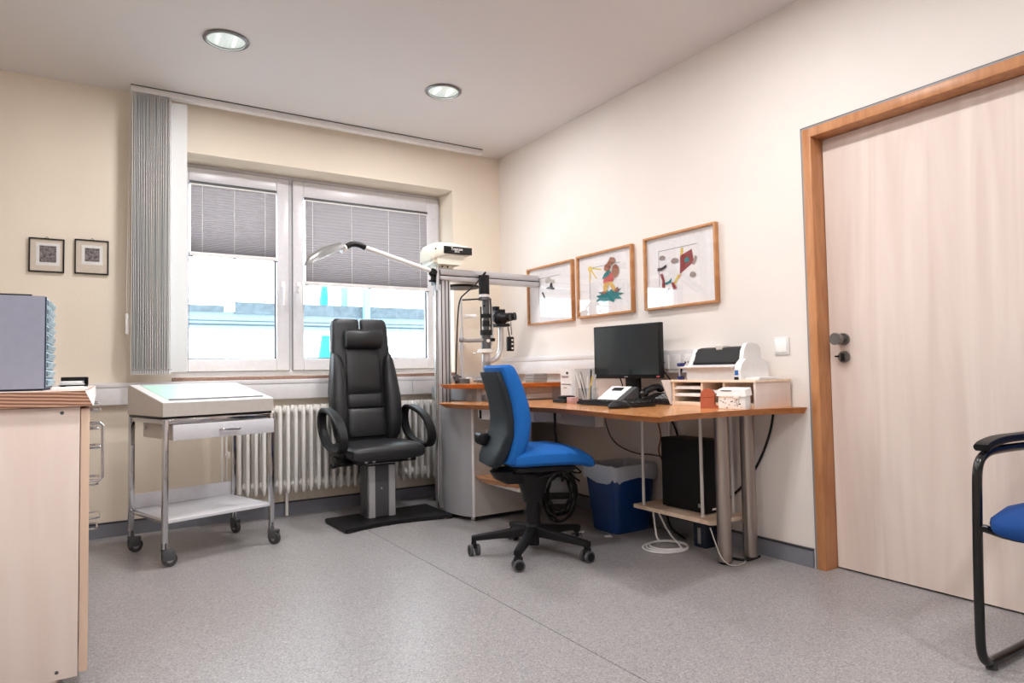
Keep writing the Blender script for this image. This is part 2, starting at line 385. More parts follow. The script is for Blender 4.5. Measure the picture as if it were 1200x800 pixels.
MB().cyl((leaf_x, ky, 1.035), (leaf_x - .012, ky, 1.035), .027, seg=24).build('knob_rosette', 'dsteel', dr)
k = MB(); k.cyl((leaf_x - .01, ky, 1.035), (leaf_x - .045, ky, 1.035), .011).cyl((leaf_x - .042, ky, 1.035), (leaf_x - .072, ky, 1.035), .024, .027, 24)
k.build('door_knob', 'dsteel', dr)
l = MB().cyl((leaf_x, ky, .955), (leaf_x - .012, ky, .955), .026, seg=24).build('lock_rosette', 'dsteel', dr)
MB().box(leaf_x - .026, leaf_x - .011, ky - .005, ky + .005, .935, .972, .003).box(leaf_x - .022, leaf_x - .012, ky + .018, ky + .036, .954, .962, .002).build('lock_turn', 'black', dr)

# ================================================================== LAMPS in the ceiling
def downlight(x, y, label, lamp=True):
    t = thing('ceiling_downlight', label, 'lamp', (x, y, H), 0)
    MB().lathe([(.094, -.001), (.108, -.003), (.110, -.007), (.098, -.012), (.092, -.010), (.090, -.002)], (x, y, H), 40).build('trim_ring', 'dsteel', t)
    MB().lathe([(.0915, -.012), (.0915, -.0005), (.075, -.0009), (.0, -.001)], (x, y, H), 40).build('reflector', 'reflector', t)
    for dx in (-.04, .04):
        MB().cyl((x + dx, y - .04, H - .008), (x + dx, y + .04, H - .008), .006, seg=10).build('bulb', 'lampglow', t)
    ld = bpy.data.lights.new('lamp_light', 'AREA'); ld.shape = 'DISK'; ld.size = .17; ld.energy = LAMP; ld.color = (1.0, .985, .975)
    lo = bpy.data.objects.new('lamp_light', ld); COL.objects.link(lo); lo.parent = t; lo.location = (0, 0, -.02)
    return t
downlight(.58, 3.58, 'round recessed ceiling downlight nearer the vertical blind, left of the pair')
downlight(1.815, 3.588, 'round recessed ceiling downlight nearer the room corner, right of the pair')
for x, y, lb in ((.58, 1.75, 'unseen ceiling downlight added for light, second row on the cabinet side'), (1.815, 1.75, 'unseen ceiling downlight added for light, second row on the door side'),  # unseen downlights added out of view to brighten the room
                 (.58, -.1, 'unseen ceiling downlight added for light, third row on the cabinet side'), (1.815, -.1, 'unseen ceiling downlight added for light, third row on the door side'),
                 (-.7, .8, 'unseen ceiling downlight added for light, far over the cabinet side')):
    downlight(x, y, lb)

# ================================================================== WINDOW COVERINGS
vb = thing('vertical_blind', 'grey vertical slat blind drawn aside at the left of the window', 'blind', (.3, 4.43, H))
B(.195, 2.56, 4.405, 4.455, H - .04, H - .004, .004).build('headrail', 'white', vb)
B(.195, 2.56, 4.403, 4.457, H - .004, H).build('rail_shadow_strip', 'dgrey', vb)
sl = None; zt, zb = H - .05, .965
xs = [.213 + i * .0089 for i in range(23)]
def slat_mesh():
    mb = MB(); n = 5; rows = []
    for z in (zb, zt):
        f = [Vector((.0016 * math.cos(PI * (u - .5)), (u - .5) * .088, z)) for u in [i / (n - 1) for i in range(n)]]
        rows.append(f + [p + Vector((-.0018, 0, 0)) for p in f[::-1]])
    mb.rings(rows); return mb
for i, x in enumerate(xs):
    if sl is None:
        sl = slat_mesh().build('blind_slat', 'slat', vb); o = sl
    else:
        o = sl.copy(); COL.objects.link(o)
    o.matrix_local = ROOT[vb.name].inverted() @ Matrix.Translation((x, 4.43, 0)) @ Matrix.Rotation(-math.radians(8.5 + random.uniform(-1.5, 1.5)), 4, 'Z')
# first mesh was built relative to vb, so undo that offset once in mesh data
sl.data.transform(ROOT[vb.name])
mb = MB().box(-.045, .045, -.001, .001, zb - .02, zt - .01)
o = mb.build('turned_blind_slat', 'slat', vb); o.data.transform(ROOT[vb.name]); o['label'] = 'end slat of the blind turned flat to the room'
o.matrix_local = ROOT[vb.name].inverted() @ Matrix.Translation((.452, 4.425, 0)) @ Matrix.Rotation(math.radians(-14), 4, 'Z')
wt = None
for i, x in enumerate(xs):
    if wt is None:
        wt = B(-.0018, .0018, -.04, .04, zb - .03, zb + .002).build('slat_weight', 'paper', vb); wt.data.transform(ROOT[vb.name]); o = wt
    else: o = wt.copy(); COL.objects.link(o)
    o.matrix_local = ROOT[vb.name].inverted() @ Matrix.Translation((x, 4.43, 0)) @ Matrix.Rotation(-math.radians(8.5), 4, 'Z')
mb = MB()
for y in (4.386, 4.474):
    mb.cyl((.208, y, zb - .004), (.415, y, zb - .004), .0018, seg=6)
mb.build('bead_chain', 'grey', vb)
MB().tube([(.192, 4.43, H - .03), (.190, 4.432, 1.9), (.183, 4.43, 1.45), (.186, 4.43, 1.30)], .0018, 6, smooth=2).tube([(.198, 4.43, H - .03), (.196, 4.432, 1.8), (.193, 4.43, 1.30)], .0018, 6, smooth=1).build('control_cord', 'white', vb)
B(.178, .200, 4.42, 4.44, 1.17, 1.29, .004).build('cord_weight', 'white', vb)

def pleated(label, x0, x1, zt, zb, cords):
    y = YF - .032
    t = thing('pleated_blind', label, 'blind', ((x0 + x1) / 2, y, zb))
    B(x0, x1, y - .012, y + .008, zt - .004, zt + .014, .002).build('head_rail', 'dgrey', t)
    B(x0 + .004, x1 - .004, y - .014, y - .002, zt - .014, zt - .004, .001).build('head_rail_lip', 'white', t)
    n = 34; zs = []; acc = 0; wsum = [1.5 - 1.05 * (i / n) ** 1.2 for i in range(n)]; tot = sum(wsum)
    ztop, zbot = zt - .01, zb + .02
    front = []; zc = ztop
    front.append((y - .004, zc))
    for i in range(n):
        h = (ztop - zbot) * wsum[i] / tot; dep = .002 + .009 * (i / n) ** 2
        front.append((y - .004 - dep, zc - h * .5)); zc -= h; front.append((y - .004, zc))
    mb = MB(); th = .0006
    for a, b in zip(front[:-1], front[1:]):
        v = [mb.bm.verts.new(p) for p in ((x0 + .006, a[0], a[1]), (x1 - .006, a[0], a[1]), (x1 - .006, b[0], b[1]), (x0 + .006, b[0], b[1]))]
        mb.bm.faces.new(v)
    bmesh.ops.remove_doubles(mb.bm, verts=mb.bm.verts, dist=1e-5)
    mb.build('pleated_fabric', 'pleat', t, 0)
    for f in cords:
        x = x0 + (x1 - x0) * f
        MB().cyl((x, y - .0072, zb + .015), (x, y - .0072, zt - .01), .0016, seg=6).build('pull_cord', 'paper', t)
    B(x0, x1, y - .018, y + .006, zb - .004, zb + .022, .003).build('bottom_rail', 'white', t)
    mb = MB()
    for x in (x0 + .01, (x0 + x1) / 2, x1 - .01): mb.box(x - .012, x + .012, y - .02, y + .004, zb - .009, zb - .004, .001)
    mb.build('rail_clips', 'dgrey', t)['kind'] = 'stuff'
    # edge strings
    for x in (x0 + .003, x1 - .003):
        MB().cyl((x, y, zb), (x, y, zt), .0012, seg=6).build('tension_string', 'paper', t)
pleated('shorter grey pleated blind on the left, narrower window sash', .548, 1.098, 2.185, 1.708, (.14, .5, .86))
pleated('wider grey pleated blind on the right window sash behind the lamp arm', 1.289, 2.248, 2.165, 1.555, (.06, .36, .66, .93))

# ================================================================== SMALL FRAMED ETCHINGS
def etching(label, x0, x1, z0, z1, px0, px1, pz0, pz1, tilt):
    t = thing('framed_etching', label, 'picture', ((x0 + x1) / 2, D - .012, z0))
    y1, y0 = D - .001, D - .016
    mb = MB(); f = .007
    for q in ((x0, x0 + f, z0, z1), (x1 - f, x1, z0, z1), (x0 + f, x1 - f, z0, z0 + f), (x0 + f, x1 - f, z1 - f, z1)): mb.box(q[0], q[1], y0, y1, q[2], q[3], .001)
    mb.build('picture_frame', 'black', t)
    B(x0 + f, x1 - f, y1 - .006, y1 - .002, z0 + f, z1 - f).build('mat_board', 'board2', t)
    B(px0 - .016, px1 + .016, y1 - .0075, y1 - .006, pz0 - .018, pz1 + .016).build('print_paper', 'paper', t)
    B(px0, px1, y1 - .0085, y1 - .0075, pz0, pz1).build('etching_print', 'engrave', t)
    B(x0 + f, x1 - f, y1 - .0125, y1 - .011, z0 + f, z1 - f).build('glass', 'pglass', t, 0)
    MB().tube([((x0 + x1) / 2 - .008, y1 - .006, z1), ((x0 + x1) / 2, y1 - .006, z1 + .010), ((x0 + x1) / 2 + .008, y1 - .006, z1)], .002, 6).build('hanging_loop', 'dsteel', t)
etching('small black framed etching with wide print, left of the pair on the back wall', -.286, -.120, 1.518, 1.710, -.236, -.158, 1.575, 1.668, 0)
etching('small black framed etching with tiny square print, nearer the vertical blind', -.072, .096, 1.520, 1.720, -.022, .050, 1.594, 1.672, 0)

# ================================================================== TRUNKING, RADIATOR
tb = thing('cable_trunking', 'long pale cable trunking under the window sill on the back wall', 'trunking', (1.3, 4.5, .76))
B(-1.2, 2.74, 4.487, D - .001, .762, .862, .003).build('trunking_body', 'trunk', tb)
B(-1.2, 2.74, 4.483, D - .001, .862, .889, .003).build('trunking_lid', 'trunk', tb)
mb = MB()
for x in (.32, 1.99): mb.box(x - .001, x + .001, 4.4855, 4.4875, .772, .855)
for o in (mb,): o.build('lid_joints', 'grey', tb)['kind'] = 'stuff'
tr = thing('cable_trunking', 'pale wall trunking with sockets along the right wall above the desk', 'trunking', (2.77, 3.5, .89))
B(2.745, RX - .001, 2.36, D - .07, .892, .985, .003).build('trunking_body', 'trunk', tr)
B(2.742, RX - .001, 2.36, D - .07, .985, 1.018, .003).build('trunking_lid', 'trunk', tr)
for i, y in enumerate((2.72, 2.63, 2.545, 2.46)):
    sk = B(2.735, 2.746, y - .04, y + .04, .912, .992, .004).build('wall_socket', 'white', tr)
    if i != 1:
        MB().cyl((2.7345, y, .95), (2.7365, y, .95), .022, seg=20).build('socket_face', 'trunk', sk)
        MB().cyl((2.7335, y - .01, .95), (2.736, y - .01, .95), .004).cyl((2.7335, y + .01, .95), (2.736, y + .01, .95), .004).build('pin_holes', 'black', sk)['kind'] = 'stuff'

rad = thing('radiator', 'white column radiator on the back wall below the window', 'radiator', (1.43, 4.48, .14))
pitch = .0492; n = 28; x0 = .79
sec = None
for i in range(n):
    x = x0 + i * pitch
    if sec is None:
        mb = MB(); yc = 4.455
        for dy in (-.045, .045):
            mb.rings([sup(x, yc + dy, z, a, b, 3.0, 12) for z, a, b in ((.162, .004, .008), (.175, .010, .02), (.2, .012, .024), (.66, .012, .024), (.70, .012, .022), (.72, .006, .012))])
        mb.box(x - .004, x + .004, yc - .045, yc + .045, .18, .71)
        for z in (.215, .69):
            mb.ball((x, yc, z), .03, .82, 1.5, 1.0, 12, 8)
        sec = mb.build('radiator_section', 'steelp', rad); base = sec
    else:
        o = sec.copy(); COL.objects.link(o); o.location = (i * pitch, 0, 0)
MB().tube([(.79, 4.455, .215), (.735, 4.455, .215), (.725, 4.455, .23), (.725, 4.455, .70)], .008, 8).tube([(.79, 4.455, .69), (.71, 4.455, .69), (.70, 4.455, .66), (.70, 4.455, .10), (.70, 4.52, .10)], .008, 8).build('supply_pipe', 'steelp', rad)
MB().cyl((.725, 4.455, .43), (.725, 4.40, .43), .011).box(.715, .735, 4.39, 4.41, .415, .455, .003).build('bleed_valve', 'steelp', rad)
xe = x0 + n * pitch
MB().tube([(xe - .03, 4.455, .69), (xe + .02, 4.455, .69)], .011, 8).ball((xe + .045, 4.44, .69), .032, 1.2, 1, 1).tube([(xe - .03, 4.455, .215), (xe + .03, 4.455, .215), (xe + .03, 4.455, .005)], .009, 8).build('thermostat_valve', 'steelp', rad)
MB().tube([(1.10, 4.50, .005), (1.10, 4.50, .20)], .010, 8).build('return_pipe', 'steelp', rad)
# ================================================================== LEFT CABINETS
def bow(z, y0, y1, x=.012, d=.034, r=.0042):
    return MB().tube([(x, y0, z), (x + d - .01, y0, z), (x + d, y0 + .01, z), (x + d, y1 - .01, z), (x + d - .01, y1, z), (x, y1, z)], r, 8)
cxl = -.62
def cabinet(label, y0, y1, drawers, door_handle=None, end=False):
    t = thing('base_cabinet', label, 'cabinet', (-.3, (y0 + y1) / 2, 0))
    mb = MB()
    mb.box(cxl, -.019, y0, y0 + .018, .077, .838, .001); mb.box(cxl, -.019, y1 - .018, y1, .077, .838, .001)
    mb.box(cxl, -.019, y0 + .018, y1 - .018, .077, .095); mb.box(cxl, cxl + .01, y0 + .018, y1 - .018, .095, .838)
    mb.build('body', 'maple', t)
    B(cxl + .02, -.07, y0 + .01, y1 - .005, 0, .077).build('plinth', 'maple', t)
    if end:
        mb = MB()
        for x, z in ((-.062, .822), (-.068, .098)): mb.cyl((x, y0 - .0006, z), (x, y0 + .003, z), .005, seg=10)
        mb.build('cover_screws', 'dgrey', t)['kind'] = 'stuff'
    if door_handle:
        d = B(-.017, .005, y0 + .001, y1 - .002, .086, .832, .0015).build('door', 'mapleedge', t)
        z0, z1, yy = door_handle
        MB().tube([(.004, yy, z0), (.03, yy, z0), (.038, yy, z0 + .008), (.038, yy, z1 - .008), (.03, yy, z1), (.004, yy, z1)], .0048, 8).build('handle', 'chrome', d)
    for z0, z1, hz in drawers:
        d = B(-.017, .005, y0 + .001, y1 - .002, z0, z1, .0015).build('drawer', 'mapleedge', t)
        bow(hz, (y0 + y1) / 2 - .07, (y0 + y1) / 2 + .07, .004).build('handle', 'chrome', d)
cabinet('pale maple base cabinet nearest the viewer, with plain end panel and upright bar handle', 2.30, 2.78, [], (.615, .785, 2.36), True)
cabinet('pale maple drawer cabinet in the middle of the left row', 2.785, 3.26, [(.70, .832, .80), (.57, .696, .66), (.44, .566, .54), (.086, .436, .40)])
cabinet('pale maple drawer cabinet at the far end of the left row by the window wall', 3.265, 3.74, [(.75, .832, .81), (.60, .746, .70), (.40, .596, .46), (.086, .396, .27)])
wt_ = thing('worktop', 'long worktop with striped wooden edge over the left cabinets', 'worktop', (-.3, 3, .84))
top = [(-.7, 2.285), (-.008, 2.285), (.005, 2.6), (.020, 3.3), (.028, 3.76), (-.7, 3.76)]
bot = [(-.7, 2.285), (.012, 2.285), (.016, 2.6), (.024, 3.3), (.030, 3.76), (-.7, 3.76)]
MB().prism(top, .840, .8835, bot).build('top_slab', 'strip', wt_)
MB().prism([(x - (.004 if x > -.5 else 0), y + .002) for x, y in top], .8835, .8845).build('top_laminate', 'maple', wt_)
e = [( -.0075, 2.2845), (.0055, 2.6), (.0205, 3.3), (.0285, 3.762)]; e2 = [(.0125, 2.2845), (.0165, 2.6), (.0245, 3.3), (.0305, 3.762)]
mb = MB()
for a, b, c, d in zip(e[:-1], e[1:], e2[:-1], e2[1:]):
    q = [Vector((a[0], a[1], .8838)), Vector((b[0], b[1], .8838)), Vector((d[0], d[1], .8398)), Vector((c[0], c[1], .8398))]
    q2 = [p + Vector((.0014, 0, 0)) for p in q]; mb.rings([q, q2])
mb.build('white_edge_band', 'paper', wt_)['label'] = 'white edge band at the worktop front'
# drawer tower, standing slightly turned
tw = thing('drawer_tower', 'blue-grey desktop chest of ten shallow drawers on the left worktop', 'drawers', (-.112, 2.45, .8845), -math.radians(2.2), local=True)
dw, dd, dh = .27, .36, .285
mb = MB(); mb.box(-dd, 0, 0, .004, .006, dh).box(-dd, 0, dw - .004, dw, .006, dh).box(-dd, 0, .004, dw - .004, dh - .004, dh).box(-dd, 0, .004, dw - .004, .006, .010).box(-dd, -dd + .004, .004, dw - .004, .01, dh - .004)
mb.build('casing', 'tower', tw)
B(-dd + .002, .004, .001, .006, .004, dh - .002).box(-dd + .01, -.004, .01, dw - .01, 0, .006).build('dark_edge', 'towerd', tw)
dm = None
for i in range(10):
    z = .012 + i * .0270
    if dm is None:
        d = B(-.30, .005, .007, dw - .007, 0, .0235, .001).build('drawer', 'towerf', tw)
        h = MB().prism_y([(.005, .004), (.012, .012), (.013, .018), (.005, .020)], .05, dw - .05).build('drawer_pull', 'towerf', d)
        l = B(.0045, .0062, .01, .045, .004, .0195).build('label_holder', 'towerd', d); dm = d; d.location = (0, 0, z)
    else:
        c = copy_tree(dm, tw); c.location = (0, 0, z)
t = B(-.40, -.145, 2.46, 2.66, 1.1700, 1.1745, .001).build('folder', 'black'); solo(t, 'thin black folder lying on top of the blue-grey drawer chest', 'folder')
t = thing('letter_tray', 'black letter tray with white sheets beside the drawer chest on the worktop', 'tray', (-.04, 2.85, .8845))
mb = MB().box(-.085, .0, 2.97, 2.976, .8955, .925, .002).box(-.085, .0, 2.735, 2.975, .8935, .897, .001).box(-.005, .001, 2.79, 2.975, .897, .924, .002)
for x in (-.08, -.012):
    for y in (2.745, 2.96): mb.box(x, x + .01, y, y + .01, .8845, .8935)
mb.build('tray', 'black', t)
t = B(-.082, -.012, 2.745, 2.96, .8972, .903, .0005, rot=('Z', .02)).box(-.08, -.015, 2.76, 2.955, .9032, .9105, .0005, rot=('Z', -.03)).build('paper_stack', 'paper'); solo(t, 'small stack of white papers lying in the black letter tray', 'papers')
t = B(-.095, -.002, 2.44, 2.645, .8846, .8925, .0005, rot=('Z', .015)).build('notepad', 'paper'); solo(t, 'white notepad on the worktop edge in front of the black tray', 'notepad')

# ================================================================== TROLLEY + LIGHT BOX
ang = math.atan2(.158, .533)
TR = (.319, 3.670, 0)
TW, TD = .556, .43
tl = thing('instrument_trolley', 'chrome wheeled trolley with white shelf and drawer by the radiator', 'trolley', TR, ang, local=True)
for u, v in ((0, 0), (TW, 0), (0, TD), (TW, TD)):
    MB().box(u - .0125, u + .0125, v - .0125, v + .0125, .085, .712, .003).build('leg', 'chrome', tl)
mb = MB()
for v in (0, TD): mb.box(-.011, TW + .011, v - .011, v + .011, .688, .710, .002)
for u in (0, TW):
    mb.box(u - .011, u + .011, .011, TD - .011, .688, .710, .002)
    MB().box(u - .008, u + .008, .013, TD - .013, .208, .222, .001).build('shelf_rail', 'chrome', tl)
mb.build('top_frame', 'chrome', tl)
B(.012, TW - .012, -.006, TD + .006, .206, .224, .003).box(.014, TW - .014, TD + .004, TD + .010, .224, .300, .002).build('shelf', 'trolleyw', tl)
dc = B(.035, TW - .014, .0, TD - .06, .606, .686, .002).build('drawer_box', 'trolley', tl)
MB().cyl((.034, .33, .665), (.038, .33, .665), .008).cyl((.034, .335, .652), (.03, .335, .652), .006).build('rivet', 'chrome', dc)
dr_ = B(.030, TW + .006, -.022, -.002, .606, .682, .003).build('drawer', 'trolleyw', tl)
MB().tube([(.262, -.02, .644), (.262, -.045, .644), (.268, -.05, .644), (.352, -.05, .644), (.358, -.045, .644), (.358, -.02, .644)], .006, 8).build('handle', 'chrome', dr_)
def caster(u, v, a):
    c = Matrix.Translation((u, v, 0)) @ Matrix.Rotation(a, 4, 'Z')
    k = MB().cyl((0, 0, .085), (0, 0, .115), .014, seg=12).cyl((0, 0, .078), (0, 0, .087), .017, seg=12).box(-.045, .012, -.016, -.012, .03, .08, .003).box(-.045, .012, .012, .016, .03, .08, .003).box(-.045, .012, -.014, .014, .068, .08, .003).build('caster', 'dgrey', tl, mtx=c)
    w = MB().cyl((-.022, -.011, .034), (-.022, .011, .034), .034, seg=24).build('wheel', 'rubber', k, mtx=c)
    MB().cyl((-.022, -.0125, .034), (-.022, .0125, .034), .016, seg=16).build('hub', 'grey', k, mtx=c)
caster(0, 0, PI + .15 - ang); caster(0, TD, PI + .3 - ang); caster(TW, 0, PI / 2 + .3); caster(TW, TD, PI / 2 + .1)
lb = thing('light_box', 'sloped viewing light box with milky green panel on the chrome trolley', 'light box', (.319, 3.670, .712), ang, local=True)
B(-.012, TW + .004, .0, TD + .006, 0.0, .012, .002).build('base_strip', 'black', lb)
yb0, yb1 = -.014, TD + .012
x0, x1 = -.016, TW + .006
zf, zr = .078, .165
MB().prism_x([(yb0, .012), (yb1, .012), (yb1, zr), (yb1 - .02, zr), (yb0, zf)], x0, x1).build('housing', 'trolley', lb)
sl_ = (zr - zf) / (yb1 - .02 - yb0)
zz = lambda v: zf + (v - yb0) * sl_
def sloped(u0, u1, v0, v1, lift, th):
    q = [Vector((u0, v0, zz(v0) + lift)), Vector((u1, v0, zz(v0) + lift)), Vector((u1, v1, zz(v1) + lift)), Vector((u0, v1, zz(v1) + lift))]
    return MB().rings([q, [p + Vector((0, 0, th)) for p in q]])
sloped(x0 + .002, x1 - .002, yb0 + .002, yb1 - .024, .0002, .0024).build('top_frame', 'white', lb)
sloped(.03, TW - .03, yb0 + .05, yb1 - .055, .0026, .0022).build('light_panel', 'lighttop', lb)
mb = sloped(.028, TW - .026, yb1 - .055, yb1 - .048, .0026, .0016)
mb.build('rear_slot', 'black', lb)
sloped(TW - .030, TW - .026, yb0 + .05, yb1 - .055, .0026, .0016).build('side_slot', 'black', lb)
sloped(.03, TW - .03, yb0 + .042, yb0 + .050, .0026, .008).build('front_ledge', 'grey', lb)

# ================================================================== EXAMINATION CHAIR
CX = 1.555
ec = thing('examination_chair', 'black leather examination chair on steel column in front of the window', 'chair', (CX, 4.06, 0))
pl = [(1.243, 4.145), (1.242, 4.12), (1.252, 3.79), (1.262, 3.778)]
for i in range(0, 13):
    u = i / 12; x = 1.262 + u * (1.93 - 1.262); y = 3.778 + .075 * math.sin(PI * u) ** 1.0 * (1 - .25 * u) + .0 * u
    pl.append((x, y))
pl += [(1.945, 3.79), (1.945, 4.14), (1.95, 4.20), (1.26, 4.155)]
MB().prism(pl, .008, .026, [(x, y) for x, y in pl]).build('base_plate', 'blackm', ec)
mb = MB()
for x, y in ((1.29, 3.82), (1.90, 3.81), (1.28, 4.11), (1.92, 4.15)): mb.cyl((x, y, 0), (x, y, .008), .014)
mb.build('levelling_feet', 'chrome', ec)['kind'] = 'stuff'
cy0, cy1 = 3.985, 4.125
co = MB().box(1.46, 1.65, cy0 + .012, cy1, .026, .345, .004).build('lift_column', 'dgrey', ec)
MB().prism([(1.46, cy0 + .035), (1.472, cy0), (1.508, cy0), (1.508, cy0 + .02), (1.46, cy0 + .05)], .026, .343).build('steel_strip', 'alu', co)
MB().prism([(1.648, cy0 + .035), (1.64, cy0), (1.600, cy0), (1.600, cy0 + .02), (1.648, cy0 + .05)], .026, .343).build('steel_strip', 'alu', co)
text_mesh('X', .016, 'lettering', 'paper', co, Matrix.Translation((1.556, cy0 + .0115, .20)) @ Matrix.Rotation(PI / 2, 4, 'X'))
B(1.465, 1.645, cy0 + .0, cy1, .345, .358, .004).build('top_collar', 'black', co)
B(1.45, 1.66, 3.96, 4.14, .358, .368, .003).build('swivel_plate', 'alu', ec)
B(1.36, 1.75, 3.90, 4.28, .368, .405, .008).build('seat_pan', 'black', ec)
mb = MB()
for x in (1.42, 1.47, 1.70): mb.cyl((x, 3.902, .385), (x, 3.896, .385), .010, seg=14)
mb.build('bolts', 'alu', ec)['kind'] = 'stuff'
MB().cyl((1.36, 3.98, .37), (1.24, 3.95, .375), .012).ball((1.235, 3.949, .375), .02).box(1.27, 1.35, 4.0, 4.1, .36, .41, .005).build('adjust_lever', 'black', ec)
# seat cushion: lofted front to back
rg = []
for y, a, zc, b in ((3.842, .20, .425, .018), (3.850, .228, .428, .035), (3.87, .240, .433, .044), (3.95, .246, .440, .048), (4.10, .245, .442, .048), (4.24, .236, .440, .046), (4.28, .22, .44, .03)):
    rg.append(sup(CX, zc, y, a, b, 4.5, 28, 'xz'))
MB().rings(rg).build('seat', 'leather', ec)
# backrest
def by(z): return 4.255 + (z - .5) * .165
rg = []
for z, a, b in ((.475, .19, .03), (.50, .205, .042), (.60, .222, .046), (.72, .232, .046), (.80, .232, .046), (.92, .218, .045), (1.05, .203, .043), (1.18, .196, .042), (1.205, .194, .040), (1.212, .19, .034)):
    rg.append(sup(CX, by(z) + .02, z, a, b, 4.0, 28))
bk = MB().rings(rg)
for sx in (-1, 1):
    rg = []
    for z, a0, a1, b in ((1.15, .006, .197, .040), (1.24, .006, .193, .040), (1.27, .006, .186, .038), (1.285, .010, .172, .032), (1.291, .02, .15, .018)):
        rg.append(sup(CX + sx * (a0 + a1) / 2, by(z) + .02, z, (a1 - a0) / 2, b, 5.0, 20))
    bk.rings(rg)
bk.build('backrest', 'leather', ec)
def pad(name, z0, z1, a0, a1, pr):
    rg = []
    for u, k in ((0, .0), (.06, .7), (.2, 1), (.8, 1), (.94, .7), (1, .0)):
        z = z0 + (z1 - z0) * u; a = a0 + (a1 - a0) * u
        rg.append(sup(CX, by(z) - .026 + .01, z, a, .012 + pr * k, 4, 20))
    return MB().rings(rg).build(name, 'leather', ec)
pad('back_pad', .50, .692, .135, .128, .02); pad('back_pad', .694, .786, .128, .124, .02); pad('back_pad', .788, 1.10, .124, .118, .016)
for sx in (-1, 1):
    rg = []
    for z, xi, xo, d in ((.47, .145, .20, .005), (.52, .128, .222, .045), (.62, .130, .238, .062), (.76, .128, .240, .062), (.90, .128, .226, .052), (1.0, .140, .212, .034), (1.04, .158, .204, .012), (1.052, .175, .198, .002)):
        rg.append(sup(CX + sx * (xi + xo) / 2, by(z) + .0 - d * .5, z, (xo - xi) / 2, .03 + d * .5, 2.6, 20))
    MB().rings(rg).build('side_bolster', 'leather', ec)
rg = []
for x, a, b in ((-.128, .02, .03), (-.126, .040, .055), (-.118, .045, .063), (0, .046, .065), (.118, .045, .063), (.126, .040, .055), (.128, .02, .03)):
    rg.append([Vector((CX + x, by(1.15) - .055 + p[0], 1.150 + p[1])) for p in [(v.x, v.y) for v in sup(0, 0, 0, a, b, 2.3, 20)]])
MB().rings(rg).build('headrest_pillow', 'leather', ec)
for sx in (-1, 1):
    xx = CX + sx * .285
    pts = [(xx, 4.29, .56), (xx, 4.30, .655), (xx, 4.24, .698), (xx, 4.10, .685), (xx, 3.95, .64), (xx, 3.865, .56), (xx, 3.86, .49), (xx, 3.91, .452), (xx, 4.03, .45), (xx, 4.2, .48)]
    a = MB().tube(pts, .02, closed=True, smooth=3, flat=(.058, .026, (1, 0, 0))).build('armrest', 'blackm', ec)
    B(CX + sx * .235 - .04, CX + sx * .235 + .04, 3.98, 4.15, .405, .45, .008).build('arm_bracket', 'black', a)

# ================================================================== INSTRUMENT STAND, PROJECTOR, LAMP
CY = 4.03
st = thing('instrument_stand', 'tall aluminium instrument stand with crossbeam beside the desk', 'stand', (2.0, CY, 0))
mb = MB().box(1.962, 2.052, CY - .04, CY + .04, .026, 1.535, .003)
mb.build('column', 'alu', st)
mb = MB()
for x in (1.984, 2.012, 2.036): mb.box(x - .003, x + .003, CY - .0415, CY - .039, .03, 1.53)
mb.build('column_grooves', 'black', st)['kind'] = 'stuff'
MB().cyl((1.956, CY - .02, .026), (1.956, CY - .02, 1.52), .009, seg=12).build('chrome_tube', 'chrome', st)
mb = MB().box(1.955, 2.772, CY - .05, CY + .05, 1.565, 1.610, .008).build('crossbeam', 'alu', st)
B(1.957, 2.770, CY - .055, CY + .05, 1.532, 1.560, .004).build('beam_rail', 'alu', st)
B(1.957, 2.768, CY - .048, CY + .048, 1.559, 1.566).build('beam_gap', 'black', st)
MB().lathe([(.0, -.012), (.12, -.010), (.13, 0), (.12, .008), (0, .010)], (2.24, CY + .15, 1.520), 32).build('swing_disc', 'black', st)
B(1.94, 1.975, CY - .055, CY + .03, 1.50, 1.60, .006).build('end_clamp', 'dgrey', st)
MB().cyl((1.948, CY - .06, 1.46), (1.948, CY - .06, 1.62), .010, seg=12).build('clamp_pin', 'alu', st)

pj = thing('chart_projector', 'cream wall chart projector with black front panel on the crossbeam', 'projector', (2.02, CY, 1.61))
def side(z): return z
rg = []
py0, py1 = CY - .10, CY + .13
for x, z0, z1, ya, yb in ((1.888, 1.672, 1.70, -.03, .06), (1.891, 1.655, 1.735, -.075, .09), (1.908, 1.652, 1.765, -.095, .10), (1.95, 1.665, 1.778, -.10, .11), (2.05, 1.694, 1.780, -.10, .11), (2.175, 1.700, 1.762, -.095, .10), (2.187, 1.705, 1.748, -.08, .09)):
    rg.append(sup(CY + (ya + yb) / 2, (z0 + z1) / 2, x, (yb - ya) / 2, (z1 - z0) / 2, 6, 24, 'yz'))
MB().rings(rg).build('housing', 'cream', pj)
B(1.975, 2.186, CY - .107, CY - .096, 1.702, 1.752, .003).build('black_front_panel', 'blackg', pj)
text_mesh('Topcon', .028, 'lettering', 'paper', pj, Matrix.Translation((2.07, CY - .1075, 1.735)) @ Matrix.Rotation(PI / 2, 4, 'X'))
text_mesh('ACP-8', .013, 'lettering', 'paper', pj, Matrix.Translation((2.07, CY - .1075, 1.717)) @ Matrix.Rotation(PI / 2, 4, 'X'))
MB().rings([[Vector(p) for p in ((1.935, CY - .09, 1.632), (2.105, CY - .09, 1.632), (2.105, CY + .09, 1.632), (1.935, CY + .09, 1.632))], [Vector(p) for p in ((1.925, CY - .092, 1.695), (2.145, CY - .092, 1.700), (2.145, CY + .1, 1.700), (1.925, CY + .1, 1.695))]]).build('lower_housing', 'cream', pj)
B(1.905, 1.945, CY - .085, CY + .09, 1.635, 1.69, .01).build('rear_foot', 'cream', pj)
